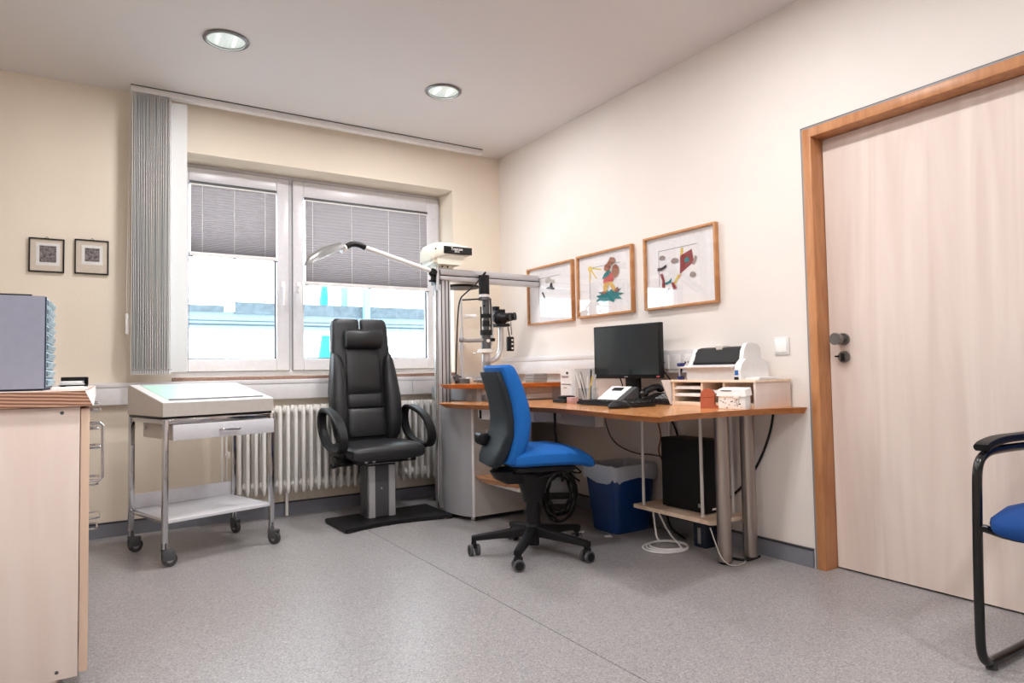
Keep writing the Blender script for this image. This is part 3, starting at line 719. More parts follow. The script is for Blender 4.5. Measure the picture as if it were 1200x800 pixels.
B(1.96, 2.07, CY - .045, CY + .045, 1.610, 1.633, .003).build('mount_block', 'cream', pj)
MB().cyl((1.99, CY - .044, 1.622), (1.99, CY - .048, 1.622), .006).cyl((2.03, CY - .044, 1.622), (2.03, CY - .048, 1.622), .006).build('mount_screws', 'black', pj)['kind'] = 'stuff'
MB().cyl((1.918, CY - .094, 1.728), (1.918, CY - .099, 1.728), .006).build('side_screw', 'black', pj)

la = thing('examination_lamp', 'white and silver examination lamp arm reaching over the chair', 'lamp', (1.94, CY - .03, 1.55))
MB().ball((1.925, CY - .035, 1.578), .030, 1, .8, 1).cyl((1.925, CY - .035, 1.52), (1.925, CY - .035, 1.57), .014).box(1.90, 1.95, CY - .05, CY - .02, 1.515, 1.53, .003).cyl((1.925, CY - .07, 1.578), (1.925, CY - .04, 1.578), .016).build('joint', 'black', la)
MB().tube([(1.91, CY - .035, 1.588), (1.45, CY - .035, 1.708)], .016, 12).build('arm', 'white', la)
mb = MB().tube([(1.46, CY - .035, 1.706), (1.42, CY - .035, 1.722), (1.37, CY - .036, 1.722), (1.315, CY - .04, 1.685)], .018, 12, smooth=2)
mb.build('flexible_neck', 'black', la)
# shade: half-tube trough
p0 = Vector((1.33, CY - .04, 1.692)); p1 = Vector((1.078, CY - .06, 1.562)); dv = (p1 - p0).normalized(); sd = Vector((0, 1, 0)); upv = dv.cross(sd).normalized()
if upv.z < 0: upv = -upv
rows = []
for u, w, h in ((0, .018, .018), (.06, .040, .046), (.5, .050, .060), (.85, .044, .042), (1.0, .020, .008)):
    c = p0.lerp(p1, u); prof = []
    for k in range(9):
        a = PI * k / 8; prof.append(c + sd * math.cos(a) * w + upv * (math.sin(a) * h))
    for k in range(8, -1, -1):
        a = PI * k / 8; prof.append(c + sd * math.cos(a) * w * .93 + upv * (math.sin(a) * h * .9 - .001))
    rows.append(prof)
MB().rings(rows).build('lamp_shade', mat('silver_lamp_shade', rgb(150, 148, 147), .3, .7), la)
MB().cyl(p0.lerp(p1, .1) + upv * .012, p0.lerp(p1, .80) + upv * .006, .010).build('tube_lamp', 'white', la)
MB().cyl(p0 + Vector((.004, 0, .002)), p0.lerp(p1, .12), .021, .024).build('shade_collar', 'white', la)
# ================================================================== DESK
DZT = .728
def smooth_poly(pts, k=1): return [(p.x, p.y) for p in chaikin([Vector((x, y, 0)) for x, y in pts], True)] if k else pts
dk = thing('desk', 'long beech desk on two steel legs along the right wall', 'desk', (2.4, 2.8, 0))
front = [(2.785, 1.868), (2.60, 1.935), (2.35, 1.965), (2.10, 1.965), (1.955, 1.935), (1.892, 1.905), (1.885, 1.96), (1.905, 2.19), (1.965, 2.52), (1.976, 2.79), (1.917, 3.11), (1.857, 3.394), (1.806, 3.66), (1.815, 3.72), (1.86, 3.80)]
back = [(2.26, 3.92), (2.26, 4.48), (2.785, 4.48)]
n_b = [(2.785, 1.885), (2.60, 1.955), (2.35, 1.987), (2.10, 1.99), (1.99, 1.97), (1.94, 1.96), (1.93, 1.99), (1.945, 2.19), (2.003, 2.52), (2.014, 2.79), (1.955, 3.11), (1.897, 3.394), (1.846, 3.66), (1.855, 3.70), (1.89, 3.77)]
MB().prism(front + back, .700, DZT - .001, n_b + back).build('table_edge', 'deskedge', dk)
MB().prism([(x + (.002 if i < 15 else 0), y + (.002 if 0 < i < 7 else 0)) for i, (x, y) in enumerate(front + back)], DZT - .001, DZT).build('tabletop', 'desk', dk)
for x, y in ((2.527, 2.149), (2.692, 2.134)):
    l = MB().cyl((x, y, .012), (x, y, .700), .033, seg=28).build('leg', 'steel', dk)
    MB().cyl((x, y, 0), (x, y, .014), .024, seg=20).build('foot', 'black', l)
# hanging computer shelf
sh = MB().prism([(2.53, 2.77), (2.526, 2.235), (2.55, 2.222), (2.785, 2.222), (2.785, 2.77)], .16, .18).build('hanging_shelf', 'org', dk)
for x, y in ((2.556, 2.715), (2.580, 2.325), (2.765, 2.29), (2.765, 2.72)):
    MB().cyl((x, y, .155), (x, y, .700), .0085, seg=12).cyl((x, y, .179), (x, y, .183), .013, seg=12).build('hanger_rod', 'white', sh)
# under-table beams and pencil drawer
B(1.94, 1.965, 2.2, 3.35, .66, .70).build('hidden_rail', 'grey', dk) if False else None
bm_ = MB().prism([(2.30, 3.30), (2.36, 3.30), (2.34, 2.78), (2.28, 2.78)], .61, .70).build('support_beam', 'trolley', dk)
pdw = MB().prism([(1.965, 3.47), (2.075, 3.05), (2.30, 3.10), (2.20, 3.50)], .635, .698).build('pencil_drawer', 'white', dk)
MB().prism([(1.957, 3.47), (2.068, 3.045), (2.075, 3.05), (1.965, 3.475)], .645, .692).build('drawer_front', 'trolleyw', pdw)
MB().cyl((1.962, 3.45, .69), (1.962, 3.45, .64), .008).build('drawer_runner_end', 'black', pdw)
# raised tier
ti = thing('raised_shelf', 'raised beech shelf tier at the back of the desk in the corner', 'shelf', (2.3, 3.9, DZT))
tf = [(2.592, 3.485), (2.247, 3.546), (2.006, 3.66), (1.88, 3.785), (1.872, 3.81), (1.93, 3.90)]
tb2 = [(2.592, 3.51), (2.26, 3.575), (2.03, 3.685), (1.92, 3.80), (1.915, 3.82), (1.96, 3.90)]
bk_ = [(2.24, 3.96), (2.24, 4.47), (2.745, 4.47), (2.745, 3.51)]
bk2 = bk_
MB().prism([(2.745, 3.485)] + tf + bk_[:-1], .812, .8392, [(2.745, 3.51)] + tb2 + bk_[:-1]).build('shelf_edge', 'deskedge', ti)
MB().prism([(2.745, 3.487)] + [(x, y + .002) for x, y in tf] + bk_[:-1], .8392, .84).build('shelf_top', 'desk', ti)
MB().prism([(2.60, 3.62), (2.22, 3.66), (2.10, 3.74), (2.10, 4.40), (2.74, 4.40), (2.74, 3.62)], DZT, .812).build('shelf_body', 'cabmetal', ti)
for a, b in (((2.13, 3.715), (2.22, 3.655)), ((2.225, 3.652), (2.40, 3.634)), ((2.405, 3.6335), (2.595, 3.6135))):
    A = Vector((a[0], a[1], 0)); Bv = Vector((b[0], b[1], 0)); nn = (Bv - A).cross(Vector((0, 0, 1))).normalized() * .012
    q = [(A.x, A.y), (B_x := Bv.x, Bv.y), (Bv.x + nn.x, Bv.y + nn.y), (A.x + nn.x, A.y + nn.y)]
    MB().prism(q, .735, .768).build('drawer_front', 'trolley', ti)
    MB().prism(q, .772, .806).build('drawer_front', 'trolley', ti)
t = thing('glass_jars', 'small clear glass pot under the raised shelf by the column', 'jar', (2.02, 3.66, DZT))
MB().lathe([(.0, .0), (.024, .0), (.026, .004), (.026, .05), (.0245, .05), (.0245, .006), (.0, .006)], (2.03, 3.70, DZT), 20).build('pot', glass('clear_glass', (.93, .95, .96, 1), 1.5), t)
t.name = 'glass_pot'
if 'glass_jars' in ROOT: ROOT['glass_pot'] = ROOT['glass_jars']
t = B(2.085, 2.20, 3.60, 3.65, DZT, DZT + .045, .003).build('accessory_case', 'dgrey'); solo(t, 'dark grey flat case under the raised shelf above the desk cabinet', 'case')
# desk cabinet
dc = thing('desk_cabinet', 'grey curved instrument cabinet under the left end of the desk', 'cabinet', (2.2, 3.9, 0))
cp = [(2.0, 3.625), (1.978, 3.66), (1.958, 3.72), (1.945, 3.80), (1.942, 3.87), (1.950, 3.93), (1.965, 3.965), (2.07, 3.97), (2.07, 4.30), (2.43, 4.30), (2.43, 3.625)]
MB().prism(cp, .027, .698).build('body', 'cabmetal', dc)
MB().prism([(2.003, 3.624), (2.003, 3.606), (2.43, 3.606), (2.43, 3.624)], .032, .700).build('front_panel', 'trolley', dc)
B(1.996, 2.003, 3.602, 3.628, .030, .698, .001).build('corner_strip', 'white', dc)
MB().cyl((2.045, 3.608, .50), (2.045, 3.590, .50), .011).build('lock_knob', 'black', dc)
B(2.085, 2.15, 3.600, 3.608, .40, .56, .002).build('label_plate', 'white', dc)
for x, y in ((2.02, 3.66), (2.4, 3.66), (1.99, 3.90), (2.4, 4.25)): MB().cyl((x, y, 0), (x, y, .028), .016, seg=14).build('foot', 'chrome', dc)
# lower pull-out beech shelf
ps = MB().prism([(2.006, 3.606), (1.985, 3.50), (2.02, 3.32), (2.10, 3.14), (2.26, 3.10), (2.42, 3.15), (2.42, 3.606)], .245, .280, [(2.04, 3.606), (2.025, 3.50), (2.06, 3.34), (2.13, 3.18), (2.26, 3.14), (2.42, 3.18), (2.42, 3.606)]).build('pull_out_shelf', 'desk', dc)
B(2.08, 2.40, 3.22, 3.60, .225, .245, .002).build('shelf_runner', 'white', ps)
t = thing('foot_switch', 'black pedal box on the low pull-out shelf behind the blue chair', 'pedal', (2.13, 3.35, .28))
MB().box(2.06, 2.20, 3.30, 3.44, .28, .31, .006).box(2.07, 2.19, 3.31, 3.40, .31, .33, .008).build('pedal_body', 'black', t)

# ================================================================== SLIT LAMP
sx_, sy = 2.29, 3.95
s = thing('slit_lamp', 'grey and black slit lamp microscope on the raised shelf', 'microscope', (sx_, sy, .84))
MB().cyl((2.11, sy, .84), (2.11, sy, .87), .05, seg=24).build('base_foot', 'dgrey', s)
MB().box(2.155, 2.18, sy - .03, sy + .03, .84, .88, .003).build('end_stop', 'trolley', s)
MB().cyl((2.15, sy - .015, .853), (2.27, sy - .015, .853), .006).cyl((2.15, sy + .02, .853), (2.27, sy + .02, .853), .006).build('guide_rail', 'dsteel', s)
MB().box(2.25, 2.36, sy - .06, sy + .06, .84, .872, .006).cyl((2.30, sy, .87), (2.30, sy, .985), .03, seg=20).build('cross_slide', 'grey', s)
MB().cyl((sx_, sy, 1.445), (sx_, sy, 1.575), .037, seg=28).build('lamp_housing', 'blackm', s)
MB().cyl((sx_, sy, 1.425), (sx_, sy, 1.446), .033, seg=24).build('white_scale_ring', 'white', s)
MB().cyl((sx_, sy, 1.405), (sx_, sy, 1.426), .041, .036, 24).cyl((sx_ + .012, sy, 1.20), (sx_ + .012, sy, 1.41), .022, .026, 20).build('illumination_column', 'dgrey', s)
for z0, z1, r in ((1.285, 1.31, .036), (1.165, 1.20, .042), (1.225, 1.265, .026)):
    MB().cyl((sx_ + .011, sy, z0), (sx_ + .011, sy, z1), r, seg=20).build('collar', 'blackm', s)
MB().cyl((sx_ - .028, sy, 1.17), (sx_ - .028, sy, 1.36), .005, seg=8).cyl((sx_ + .05, sy, 1.17), (sx_ + .05, sy, 1.42), .005, seg=8).build('guide_rod', 'blackm', s)
MB().tube([(sx_ + .03, sy + .02, 1.41), (sx_ + .07, sy + .02, 1.39), (sx_ + .075, sy + .02, 1.2), (sx_ + .06, sy + .02, 1.1)], .008, 8, smooth=2).build('support_bow', 'alu', s)
MB().cyl((sx_ + .01, sy, 1.07), (sx_ + .01, sy, 1.165), .033, seg=20).build('lower_block', 'dgrey', s)
MB().cyl((sx_ + .005, sy - .033, 1.125), (sx_ + .005, sy - .04, 1.125), .012, seg=16).build('white_dial', 'white', s)
MB().cyl((sx_ + .04, sy, 1.135), (sx_ + .075, sy, 1.135), .012).cyl((sx_ - .02, sy - .03, 1.36), (sx_ - .03, sy - .05, 1.36), .008).build('knob', 'black', s)
MB().cyl((sx_ + .005, sy, 1.045), (sx_ + .005, sy, 1.07), .062, .05, 28).box(sx_ - .09, sx_ + .02, sy - .03, sy + .01, 1.036, 1.046, .002).build('rotating_plate', 'trolley', s)
MB().tube([(sx_ + .01, sy, .985), (sx_ + .06, sy, .99), (sx_ + .11, sy, 1.02), (sx_ + .128, sy, 1.08), (sx_ + .13, sy, 1.235)], .018, 12, smooth=3).cyl((sx_ + .01, sy, .955), (sx_ + .01, sy, 1.045), .03, seg=20).build('swing_arm', 'alu', s)
mh = MB().box(sx_ + .075, sx_ + .175, sy - .05, sy + .06, 1.225, 1.245, .003).ball((sx_ + .125, sy - .005, 1.285), .056, 1.05, 1, .85).box(sx_ + .09, sx_ + .15, sy - .03, sy + .04, 1.32, 1.345, .003).box(sx_ + .075, sx_ + .11, sy - .02, sy + .03, 1.34, 1.365, .003).build('microscope_head', 'blackm', s)
dvv = Vector((.55, -.80, .08)).normalized()
for q in ((sx_ + .115, sy - .045, 1.282), (sx_ + .182, sy - .005, 1.292)):
    a = Vector(q); MB().cyl(a, a + dvv * .035, .032, .028, 18).cyl(a + dvv * .033, a + dvv * .060, .024, .028, 18).build('eyepiece', 'black', s)
B(sx_ + .165, sx_ + .185, sy - .03, sy - .01, 1.13, 1.24, .002).build('hanging_link', 'black', s) if False else None
MB().tube([(sx_ + .20, sy - .02, 1.26), (sx_ + .205, sy - .02, 1.17)], .003, 6).tube([(sx_ + .17, sy - .02, 1.25), (sx_ + .18, sy - .02, 1.19), (sx_ + .19, sy - .02, 1.15)], .004, 6).build('hanging_wire', 'black', s)
hb = MB().box(sx_ + .165, sx_ + .215, sy - .035, sy - .01, 1.055, 1.155, .004).build('hanging_switch_box', 'black', s)
for z in (1.075, 1.105, 1.132): B(sx_ + .193, sx_ + .207, sy - .037, sy - .034, z - .006, z + .006, .002).build('button', 'paper', hb)
# chin rest frame
MB().cyl((2.11, sy, .87), (2.11, sy, 1.13), .011, seg=12).cyl((2.11, sy, 1.06), (2.11, sy, 1.10), .016).cyl((2.11, sy, 1.13), (2.11, sy, 1.22), .015, .008, 12).cyl((2.11, sy, 1.2), (2.11, sy, 1.42), .0065, seg=10).build('headrest_post', 'alu', s)
MB().tube([(2.10, sy, 1.13), (2.16, sy, 1.125), (2.27, sy, 1.13)], .013, 10).ball((2.11, sy, 1.13), .02).build('post_arm', 'grey', s)
MB().tube([(2.125, sy + .0, 1.285), (2.16, sy + .05, 1.295), (2.22, sy + .07, 1.30), (2.26, sy + .06, 1.30)], .004, 6, smooth=2, flat=(.026, .005, (0, 0, 1))).build('forehead_band', 'paper', s)
MB().tube([(2.12, sy, 1.40), (2.18, sy, 1.405), (2.25, sy, 1.412)], .005, 8).build('top_arm', 'black', s)
MB().tube([(sx_ - .01, sy - .02, 1.572), (sx_, sy - .03, 1.60), (sx_ - .03, sy - .04, 1.575), (2.20, sy - .04, 1.50), (2.13, sy - .03, 1.445), (2.085, sy - .02, 1.40), (2.07, sy - .02, 1.25), (2.06, sy - .02, 1.05), (2.052, sy - .02, .87), (2.06, sy - .01, .846)], .005, 8, smooth=2).build('power_cable', 'black', s)
MB().box(2.045, 2.065, sy - .04, sy - .0, .86, .90, .003).cyl((2.03, sy - .02, .885), (2.09, sy - .02, .885), .007).build('cable_clip', 'dgrey', s)
t = thing('lens_box', 'grey ribbed box on the raised shelf behind the blue chair', 'box', (2.53, 3.72, .84))
mb = MB()
for i in range(3): mb.box(2.49, 2.60, 3.66, 3.76, .842 + i * .019, .859 + i * .019, .003)
mb.box(2.493, 2.597, 3.663, 3.757, .84, .895)
mb.build('ribbed_body', 'grey', t)

# ================================================================== DESK ITEMS
dv_ = thing('card_reader', 'tall white box with a printed label beside the pencil cup on the desk', 'device', (2.5, 3.2, DZT))
MB().prism([(2.43, 3.17), (2.445, 3.155), (2.60, 3.155), (2.60, 3.28), (2.43, 3.28)], DZT, .925).build('casing', 'white', dv_)
B(2.4285, 2.4305, 3.18, 3.27, .83, .834).build('slot_line', 'dgrey', dv_)
B(2.4285, 2.4305, 3.20, 3.265, .872, .876).build('red_label_line', 'red', dv_)
B(2.4285, 2.4305, 3.20, 3.225, .895, .903).box(2.4285, 2.4305, 3.209, 3.216, .890, .908).build('printed_emblem', 'ink', dv_)
B(2.4285, 2.4305, 3.20, 3.265, .880, .884).box(2.4285, 2.4305, 3.22, 3.25, .808, .814).build('printed_text_line', 'grey', dv_)['kind'] = 'stuff'
t = thing('charging_cradle', 'flat black cradle with a small black box beside the white device', 'cradle', (2.36, 3.16, DZT))
MB().box(2.30, 2.42, 3.06, 3.19, DZT, DZT + .022, .005).build('cradle_base', 'black', t)
MB().box(2.33, 2.40, 3.10, 3.18, DZT + .022, DZT + .040, .006).build('cradle_top', 'black', t)
pc = thing('pencil_cup', 'clear square pencil cup with pink block beside the white device', 'cup', (2.42, 2.98, DZT))
pcx, pcy = 2.405, 2.985
mb = MB(); 
for q in ((pcx - .04, pcx - .037, pcy - .04, pcy + .04), (pcx + .037, pcx + .04, pcy - .04, pcy + .04), (pcx - .037, pcx + .037, pcy - .04, pcy - .037), (pcx - .037, pcx + .037, pcy + .037, pcy + .04)): mb.box(q[0], q[1], q[2], q[3], DZT, DZT + .085)
mb.box(pcx - .037, pcx + .037, pcy - .037, pcy + .037, DZT, DZT + .004)
mb.build('acrylic_cup', glass('clear_acrylic', (.93, .94, .95, 1), 1.5), pc)
t = B(2.30, 2.345, 3.0, 3.05, DZT, DZT + .035, .002).build('note_block', mat('pink_note_block', rgb(190, 150, 150), .8)); solo(t, 'small pinkish note block in front of the pencil cup', 'notes')
pens = [(-.02, .02, -.05, .08, .165, 'white', 'white pen leaning left in the pencil cup'), (-.01, -.01, -.06, .05, .17, 'grey', 'grey pen leaning left in the pencil cup'), (.0, .015, -.02, .03, .15, 'paper', 'short white marker in the pencil cup'),
        (.02, 0, .012, .005, .18, 'black', 'black pen standing upright in the pencil cup'), (-.025, -.02, -.03, -.05, .14, 'paper', 'white paper-wrapped stick at the front of the pencil cup'), (.025, .02, .05, -.05, .13, 'white', 'white pen leaning right in the pencil cup'), (-.015, .03, .0, .06, .15, 'dgrey', 'dark grey pencil at the back of the pencil cup'),
        (.02, -.02, .02, -.04, .15, 'alu', 'silver pen at the right front of the pencil cup'), (.01, .02, .02, -.02, .14, 'yellow', 'yellow pencil in the middle of the pencil cup')]
for a, b, dx, dy, hh, m_, lbl in pens:
    p = Vector((pcx + a * .8, pcy + b * .8, DZT + .006)); q = p + Vector((dx, dy, hh))
    q = p + (q - p)
    lim = p + (q - p) * (.085 / hh)
    sc_ = 1.0
    for c0, cc in ((lim.x, pcx), (lim.y, pcy)):
        if abs(c0 - cc) > .03: sc_ = min(sc_, .5)
    q = p + Vector((dx * sc_, dy * sc_, hh))
    o = MB().cyl(p, q, .0045, seg=10).cyl(q, q + (q - p).normalized() * .008, .004, .001, 10).build('pen', m_); solo(o, lbl, 'pen')
# monitor
mo = thing('monitor', 'black flat computer monitor standing on the desk', 'monitor', (2.66, 2.90, DZT))
nrm = Vector((-.993, -.12, .0)).normalized(); al = Vector((.12, -.993, 0)).normalized()   # al: towards the viewer's right
cmid = Vector((2.619, 2.902, 1.018))
MX = Matrix.Identity(4)
for i in range(3): MX[i][0] = al[i]; MX[i][1] = -nrm[i]; MX[i][2] = (0, 0, 1)[i]; MX[i][3] = cmid[i]
hw, hh = .250, .155
MB().box(-hw, hw, .0, .032, -hh, hh, .004).box(-hw * .7, hw * .7, .03, .05, -hh * .7, hh * .7, .01).build('casing', 'black', mo, mtx=MX)
MB().box(-hw + .012, hw - .012, -.0015, .001, -hh + .022, hh - .012).build('screen', 'screen', mo, mtx=MX.copy())
MB().box(-.012, .012, -.002, .0, -hh + .007, -hh + .013).build('printed_mark', 'grey', mo, mtx=MX.copy())
MB().box(hw - .03, hw - .008, -.002, .0, -hh + .006, -hh + .014).build('sticker', 'pink', mo, mtx=MX.copy())
MB().box(-.012 - .04, .012 + .04, .05, .075, -.289, .02, .006).box(-.11, .11, -.02, .12, -.2895, -.275, .006).build('stand', 'black', mo, mtx=MX.copy())
# keyboard
kb = thing('keyboard', 'black keyboard lying in front of the monitor', 'keyboard', (2.325, 2.675, DZT), math.radians(-90), local=True)
MB().prism([(-.225, -.07), (.225, -.07), (.235, -.06), (.235, .07), (-.235, .07), (-.235, -.06)], .003, .018).build('keyboard_body', 'black', kb)
mb = MB()
for r in range(6):
    for c in range(18):
        mb.box(-.222 + c * .0247, -.222 + c * .0247 + .0205, -.060 + r * .021, -.060 + r * .021 + .017, .018, .025, .002, seg=1)
mb.build('keys', 'black', kb)['kind'] = 'stuff'
mb = MB()
for c in range(10):
    mb.box(-.05 + c * .0247, -.045 + c * .0247, -.052 + (c % 4) * .021, -.047 + (c % 4) * .021, .025, .0254)
mb.build('key_legends', 'grey', kb)['kind'] = 'stuff'
MB().box(-.2, -.19, .05, .06, 0, .003).box(.19, .2, .05, .06, 0, .003).box(-.2, -.19, -.06, -.05, 0, .003).box(.19, .2, -.06, -.05, 0, .003).build('rubber_feet', 'rubber', kb)['kind'] = 'stuff'
ms = thing('computer_mouse', 'black computer mouse on the desk before the keyboard', 'mouse', (2.165, 2.455, DZT), math.radians(-15), local=True)
rg = [sup(0, 0, z, a, b, 2.5, 20) for z, a, b in ((0, .052, .027), (.010, .056, .031), (.022, .050, .028), (.031, .036, .02), (.035, .018, .010))]
MB().rings(rg).build('mouse_body', 'black', ms)
MB().cyl((.028, -.002, .028), (.028, .002, .028), .009, seg=14).build('scroll_wheel', 'grey', ms)
# telephone with white inlay
ph = thing('desk_telephone', 'dark desk telephone with sloping white index card behind the keyboard', 'telephone', (2.50, 2.84, DZT), math.radians(-88), local=True)
MB().prism_x([(-.075, 0), (.06, 0), (.06, .085), (.05, .09), (-.075, .018)], -.10, .10).build('phone_body', 'dgrey', ph)
sk = (.09 - .018) / .125
rows = [[Vector((-.097, -.070, .0215)), Vector((.060, -.070, .0215)), Vector((.060, .047, .0215 + .117 * sk)), Vector((-.097, .047, .0215 + .117 * sk))]]
rows.append([p + Vector((0, 0, .003)) for p in rows[0]])
MB().rings(rows).build('index_card', 'paper', ph)
MB().box(-.06, .02, .005, .035, .068, .080, .003, rot=('X', .52)).build('display_window', 'black', ph)
# second phone handset with coiled cord
h2 = thing('telephone', 'black telephone with handset at the right of the monitor stand', 'telephone', (2.62, 2.60, DZT), math.radians(-80), local=True)
MB().prism_x([(-.09, 0), (.09, 0), (.09, .05), (.07, .055), (-.09, .02)], -.11, .11).build('phone_body', 'black', h2)
MB().tube([(-.085, -.07, .062), (-.085, -.04, .075), (-.085, .04, .09), (-.085, .075, .083)], .018, 10, smooth=2).ball((-.085, -.07, .055), .026, 1, 1, .7).ball((-.085, .08, .075), .026, 1, 1, .7).build('handset', 'blackg', h2)
mb = MB()
for r in range(4):
    for c in range(3): mb.box(-.02 + c * .03, .0 + c * .03, -.06 + r * .028, -.042 + r * .028, .028 + r * .0075, .036 + r * .0075, .002, seg=1)
mb.build('number_keys', 'grey', h2)['kind'] = 'stuff'
B(-.03, .09, .045, .07, .048, .057, .002, rot=('X', .2)).build('display', 'trolley', h2)
pts = []
for i in range(140):
    u = i / 139; c = Vector((2.425 + .03 * math.sin(6 * u) + .06 * u * u, 2.70 - .22 * u, DZT + .018))
    a = u * 2 * PI * 17; pts.append(c + Vector((.011 * math.cos(a), .0, .012 * math.sin(a))))
t = MB().tube(pts, .0028, 6).build('coiled_cord', 'black'); solo(t, 'coiled black telephone cord between keyboard and handset', 'cord')
# ================================================================== ORGANIZER, PRINTER
OLOC, ORZ = (2.53, 2.46, DZT), -PI / 2
OM = Matrix.Translation(OLOC) @ Matrix.Rotation(ORZ, 4, 'Z')
def in_org(mb, name, m, parent=None, **k): return mb.build(name, m, parent, mtx=OM, **k)
og = thing('desk_organizer', 'pale plywood desk organizer with pigeonholes at the desk end', 'organizer', OLOC, ORZ, local=True)
# local x along the front from the far end (0) to the near end, y into depth towards the wall, z up
OW, OD, OHH = .51, .252, .130
mb = MB()
mb.box(0, OW - .010, 0, OD, 0, .010, .001)
mb.box(.0, OW - .010, OD - .006, OD, .010, OHH - .012)
for x in (.0, .188, .322): mb.box(x, x + .012, .004, OD - .006, .010, OHH - .012)
mb.build('carcass', 'org', og)
B(-.006, OW + .004, -.004, OD + .004, OHH - .012, OHH, .001).build('top_board', 'org', og)
B(.0, OW - .012, -.003, .0, -.0, .022, .001).build('front_board', 'org', og)
for x0, x1, z in ((.012, .188, .048), (.012, .188, .084), (.200, .322, .066)):
    B(x0, x1, .006, OD - .01, z, z + .006).build('pigeonhole_shelf', 'paper', og)
B(OW - .012, OW, .0, OD, .0, OHH - .012, .001).build('end_panel', 'maple', og)
MB().rings([[Vector((x, y, z)) for y, z in ((.0, .004), (-.065, OHH), (.04, OHH), (.04, .004))] for x in (-.014, -.008)]).build('slanted_wing', 'white', og)
for x0, x1, z, k in ((.02, .18, .0545, 'white papers in the middle left pigeonhole of the organizer'), (.02, .18, .0905, 'white papers in the top left pigeonhole of the organizer'), (.02, .18, .0105, 'white papers in the bottom left pigeonhole of the organizer'),
                     (.208, .314, .0725, 'white papers in the upper middle pigeonhole behind the brown holder'), (.208, .314, .0105, 'white papers in the lower middle pigeonhole behind the brown holder'), (.345, .485, .0105, 'white papers in the right pigeonhole behind the patterned box')):
    t = in_org(B(x0, x1, .008, .20, z, z + .008, .0005), 'paper_sheets', 'paper')
    solo(t, k, 'papers', 'papers in the organizer pigeonholes')
bh = thing('brown_holder', 'terracotta brown arched leather holder standing before the organizer', 'holder', (2.44, 2.11, DZT))
BH = Matrix.Translation((2.446, 2.152, DZT)) @ Matrix.Rotation(-math.radians(62), 4, 'Z')
prof = [(-.032, 0), (.032, 0), (.032, .060)] + [(.032 * math.cos(a), .060 + .032 * math.sin(a)) for a in [PI * k / 10 for k in range(1, 10)]] + [(-.032, .060)]
MB().prism_y(prof, -.013, .013).build('arched_body', 'brown', bh, mtx=BH)
MB().box(-.034, .034, -.015, .015, .053, .056, .001).build('stitched_band', 'brown', bh, mtx=BH)
MB().prism_y([(.032, 0), (.056, 0), (.052, .008), (.032, .018)], -.011, .011).build('side_tab', 'brown', bh, mtx=BH)
bx = thing('patterned_box', 'white keepsake box with dark floral print before the organizer', 'box', (2.47, 2.01, DZT))
BX = Matrix.Translation((2.438, 2.086, DZT)) @ Matrix.Rotation(-math.radians(80), 4, 'Z')
MB().box(.0, .135, .0, .048, 0, .064, .004).build('box_body', 'paper', bx, mtx=BX)
MB().rings([[Vector(p) for p in ((-.005, -.006, .058), (.141, -.006, .058), (.141, .052, .064), (-.005, .052, .064))], [Vector(p) for p in ((.002, -.002, .088), (.135, -.002, .088), (.135, .050, .098), (.002, .050, .098))]]).build('lid', 'paper', bx, mtx=BX)
MB().box(.083, .109, -.010, -.004, .048, .072, .006).build('clasp', 'paper', bx, mtx=BX)
mb = MB(); rnd = random.Random(3)
for _ in range(16):
    x = rnd.uniform(.008, .13); z = rnd.uniform(.006, .046); r = rnd.uniform(.0015, .0035); mb.cyl((x, .0004, z), (x, -.0006, z), r, seg=8)
mb.tube([(.088, -.0006, .042), (.096, -.0006, .012), (.106, -.0006, .042)], .0012, 5)
mb.build('floral_print', 'dgrey', bx, mtx=BX)['kind'] = 'stuff'
MB().box(.018, .07, -.0052, -.002, .082, .085).build('lid_slot', 'black', bx, mtx=BX)

pr = thing('printer', 'white and black dot matrix printer on top of the plywood organizer', 'printer', (2.66, 2.2, DZT + OHH))
zb_ = OHH
in_org(MB().prism_x([(.02, zb_ + .0), (.20, zb_), (.20, zb_ + .10), (.16, zb_ + .14), (.09, zb_ + .09), (.02, zb_ + .055)], .085, .385), 'body', 'white', pr)
in_org(MB().prism_x([(-.005, zb_ + .056), (.09, zb_ + .072), (.09, zb_ + .080), (-.012, zb_ + .062)], .06, .385), 'paper_tray', 'trunk', pr)
c_ = [(.052, zb_ + .070), (.048, zb_ + .084), (.062, zb_ + .096), (.072, zb_ + .132), (.088, zb_ + .152), (.12, zb_ + .160), (.19, zb_ + .152), (.19, zb_ + .08)]
in_org(MB().prism_x(c_, .100, .380), 'front_cover', 'blackp', pr)
in_org(MB().box(.215, .27, .085, .13, zb_ + .153, zb_ + .166, .004).prism_x([(.078, zb_ + .150), (.082, zb_ + .145), (.11, zb_ + .160), (.10, zb_ + .164)], .225, .26), 'cover_handle', 'trolley', pr)
c2 = [(.005, zb_), (.005, zb_ + .045), (.016, zb_ + .075), (.045, zb_ + .098), (.15, zb_ + .100), (.190, zb_ + .085), (.203, zb_ + .06), (.205, zb_)]
in_org(MB().prism_x(c2, .390, .428), 'right_side_cover', 'white', pr)
c3 = [(.055, zb_ + .09), (.066, zb_ + .14), (.085, zb_ + .168), (.11, zb_ + .174), (.16, zb_ + .170), (.185, zb_ + .15), (.19, zb_ + .09)]
in_org(MB().prism_x(c3, .380, .402), 'right_upper_cover', 'white', pr)
in_org(MB().prism_x([(.03, zb_ + .05), (.05, zb_ + .09), (.085, zb_ + .152), (.2, zb_ + .15), (.2, zb_ + .05)], .080, .102), 'left_side_cover', 'white', pr)
in_org(MB().box(.394, .414, .0035, .0056, zb_ + .022, zb_ + .045, .001), 'blue_sticker', 'eblue', pr)
in_org(MB().box(.392, .415, .0015, .0055, zb_ + .001, zb_ + .014, .001), 'front_port', 'black', pr)
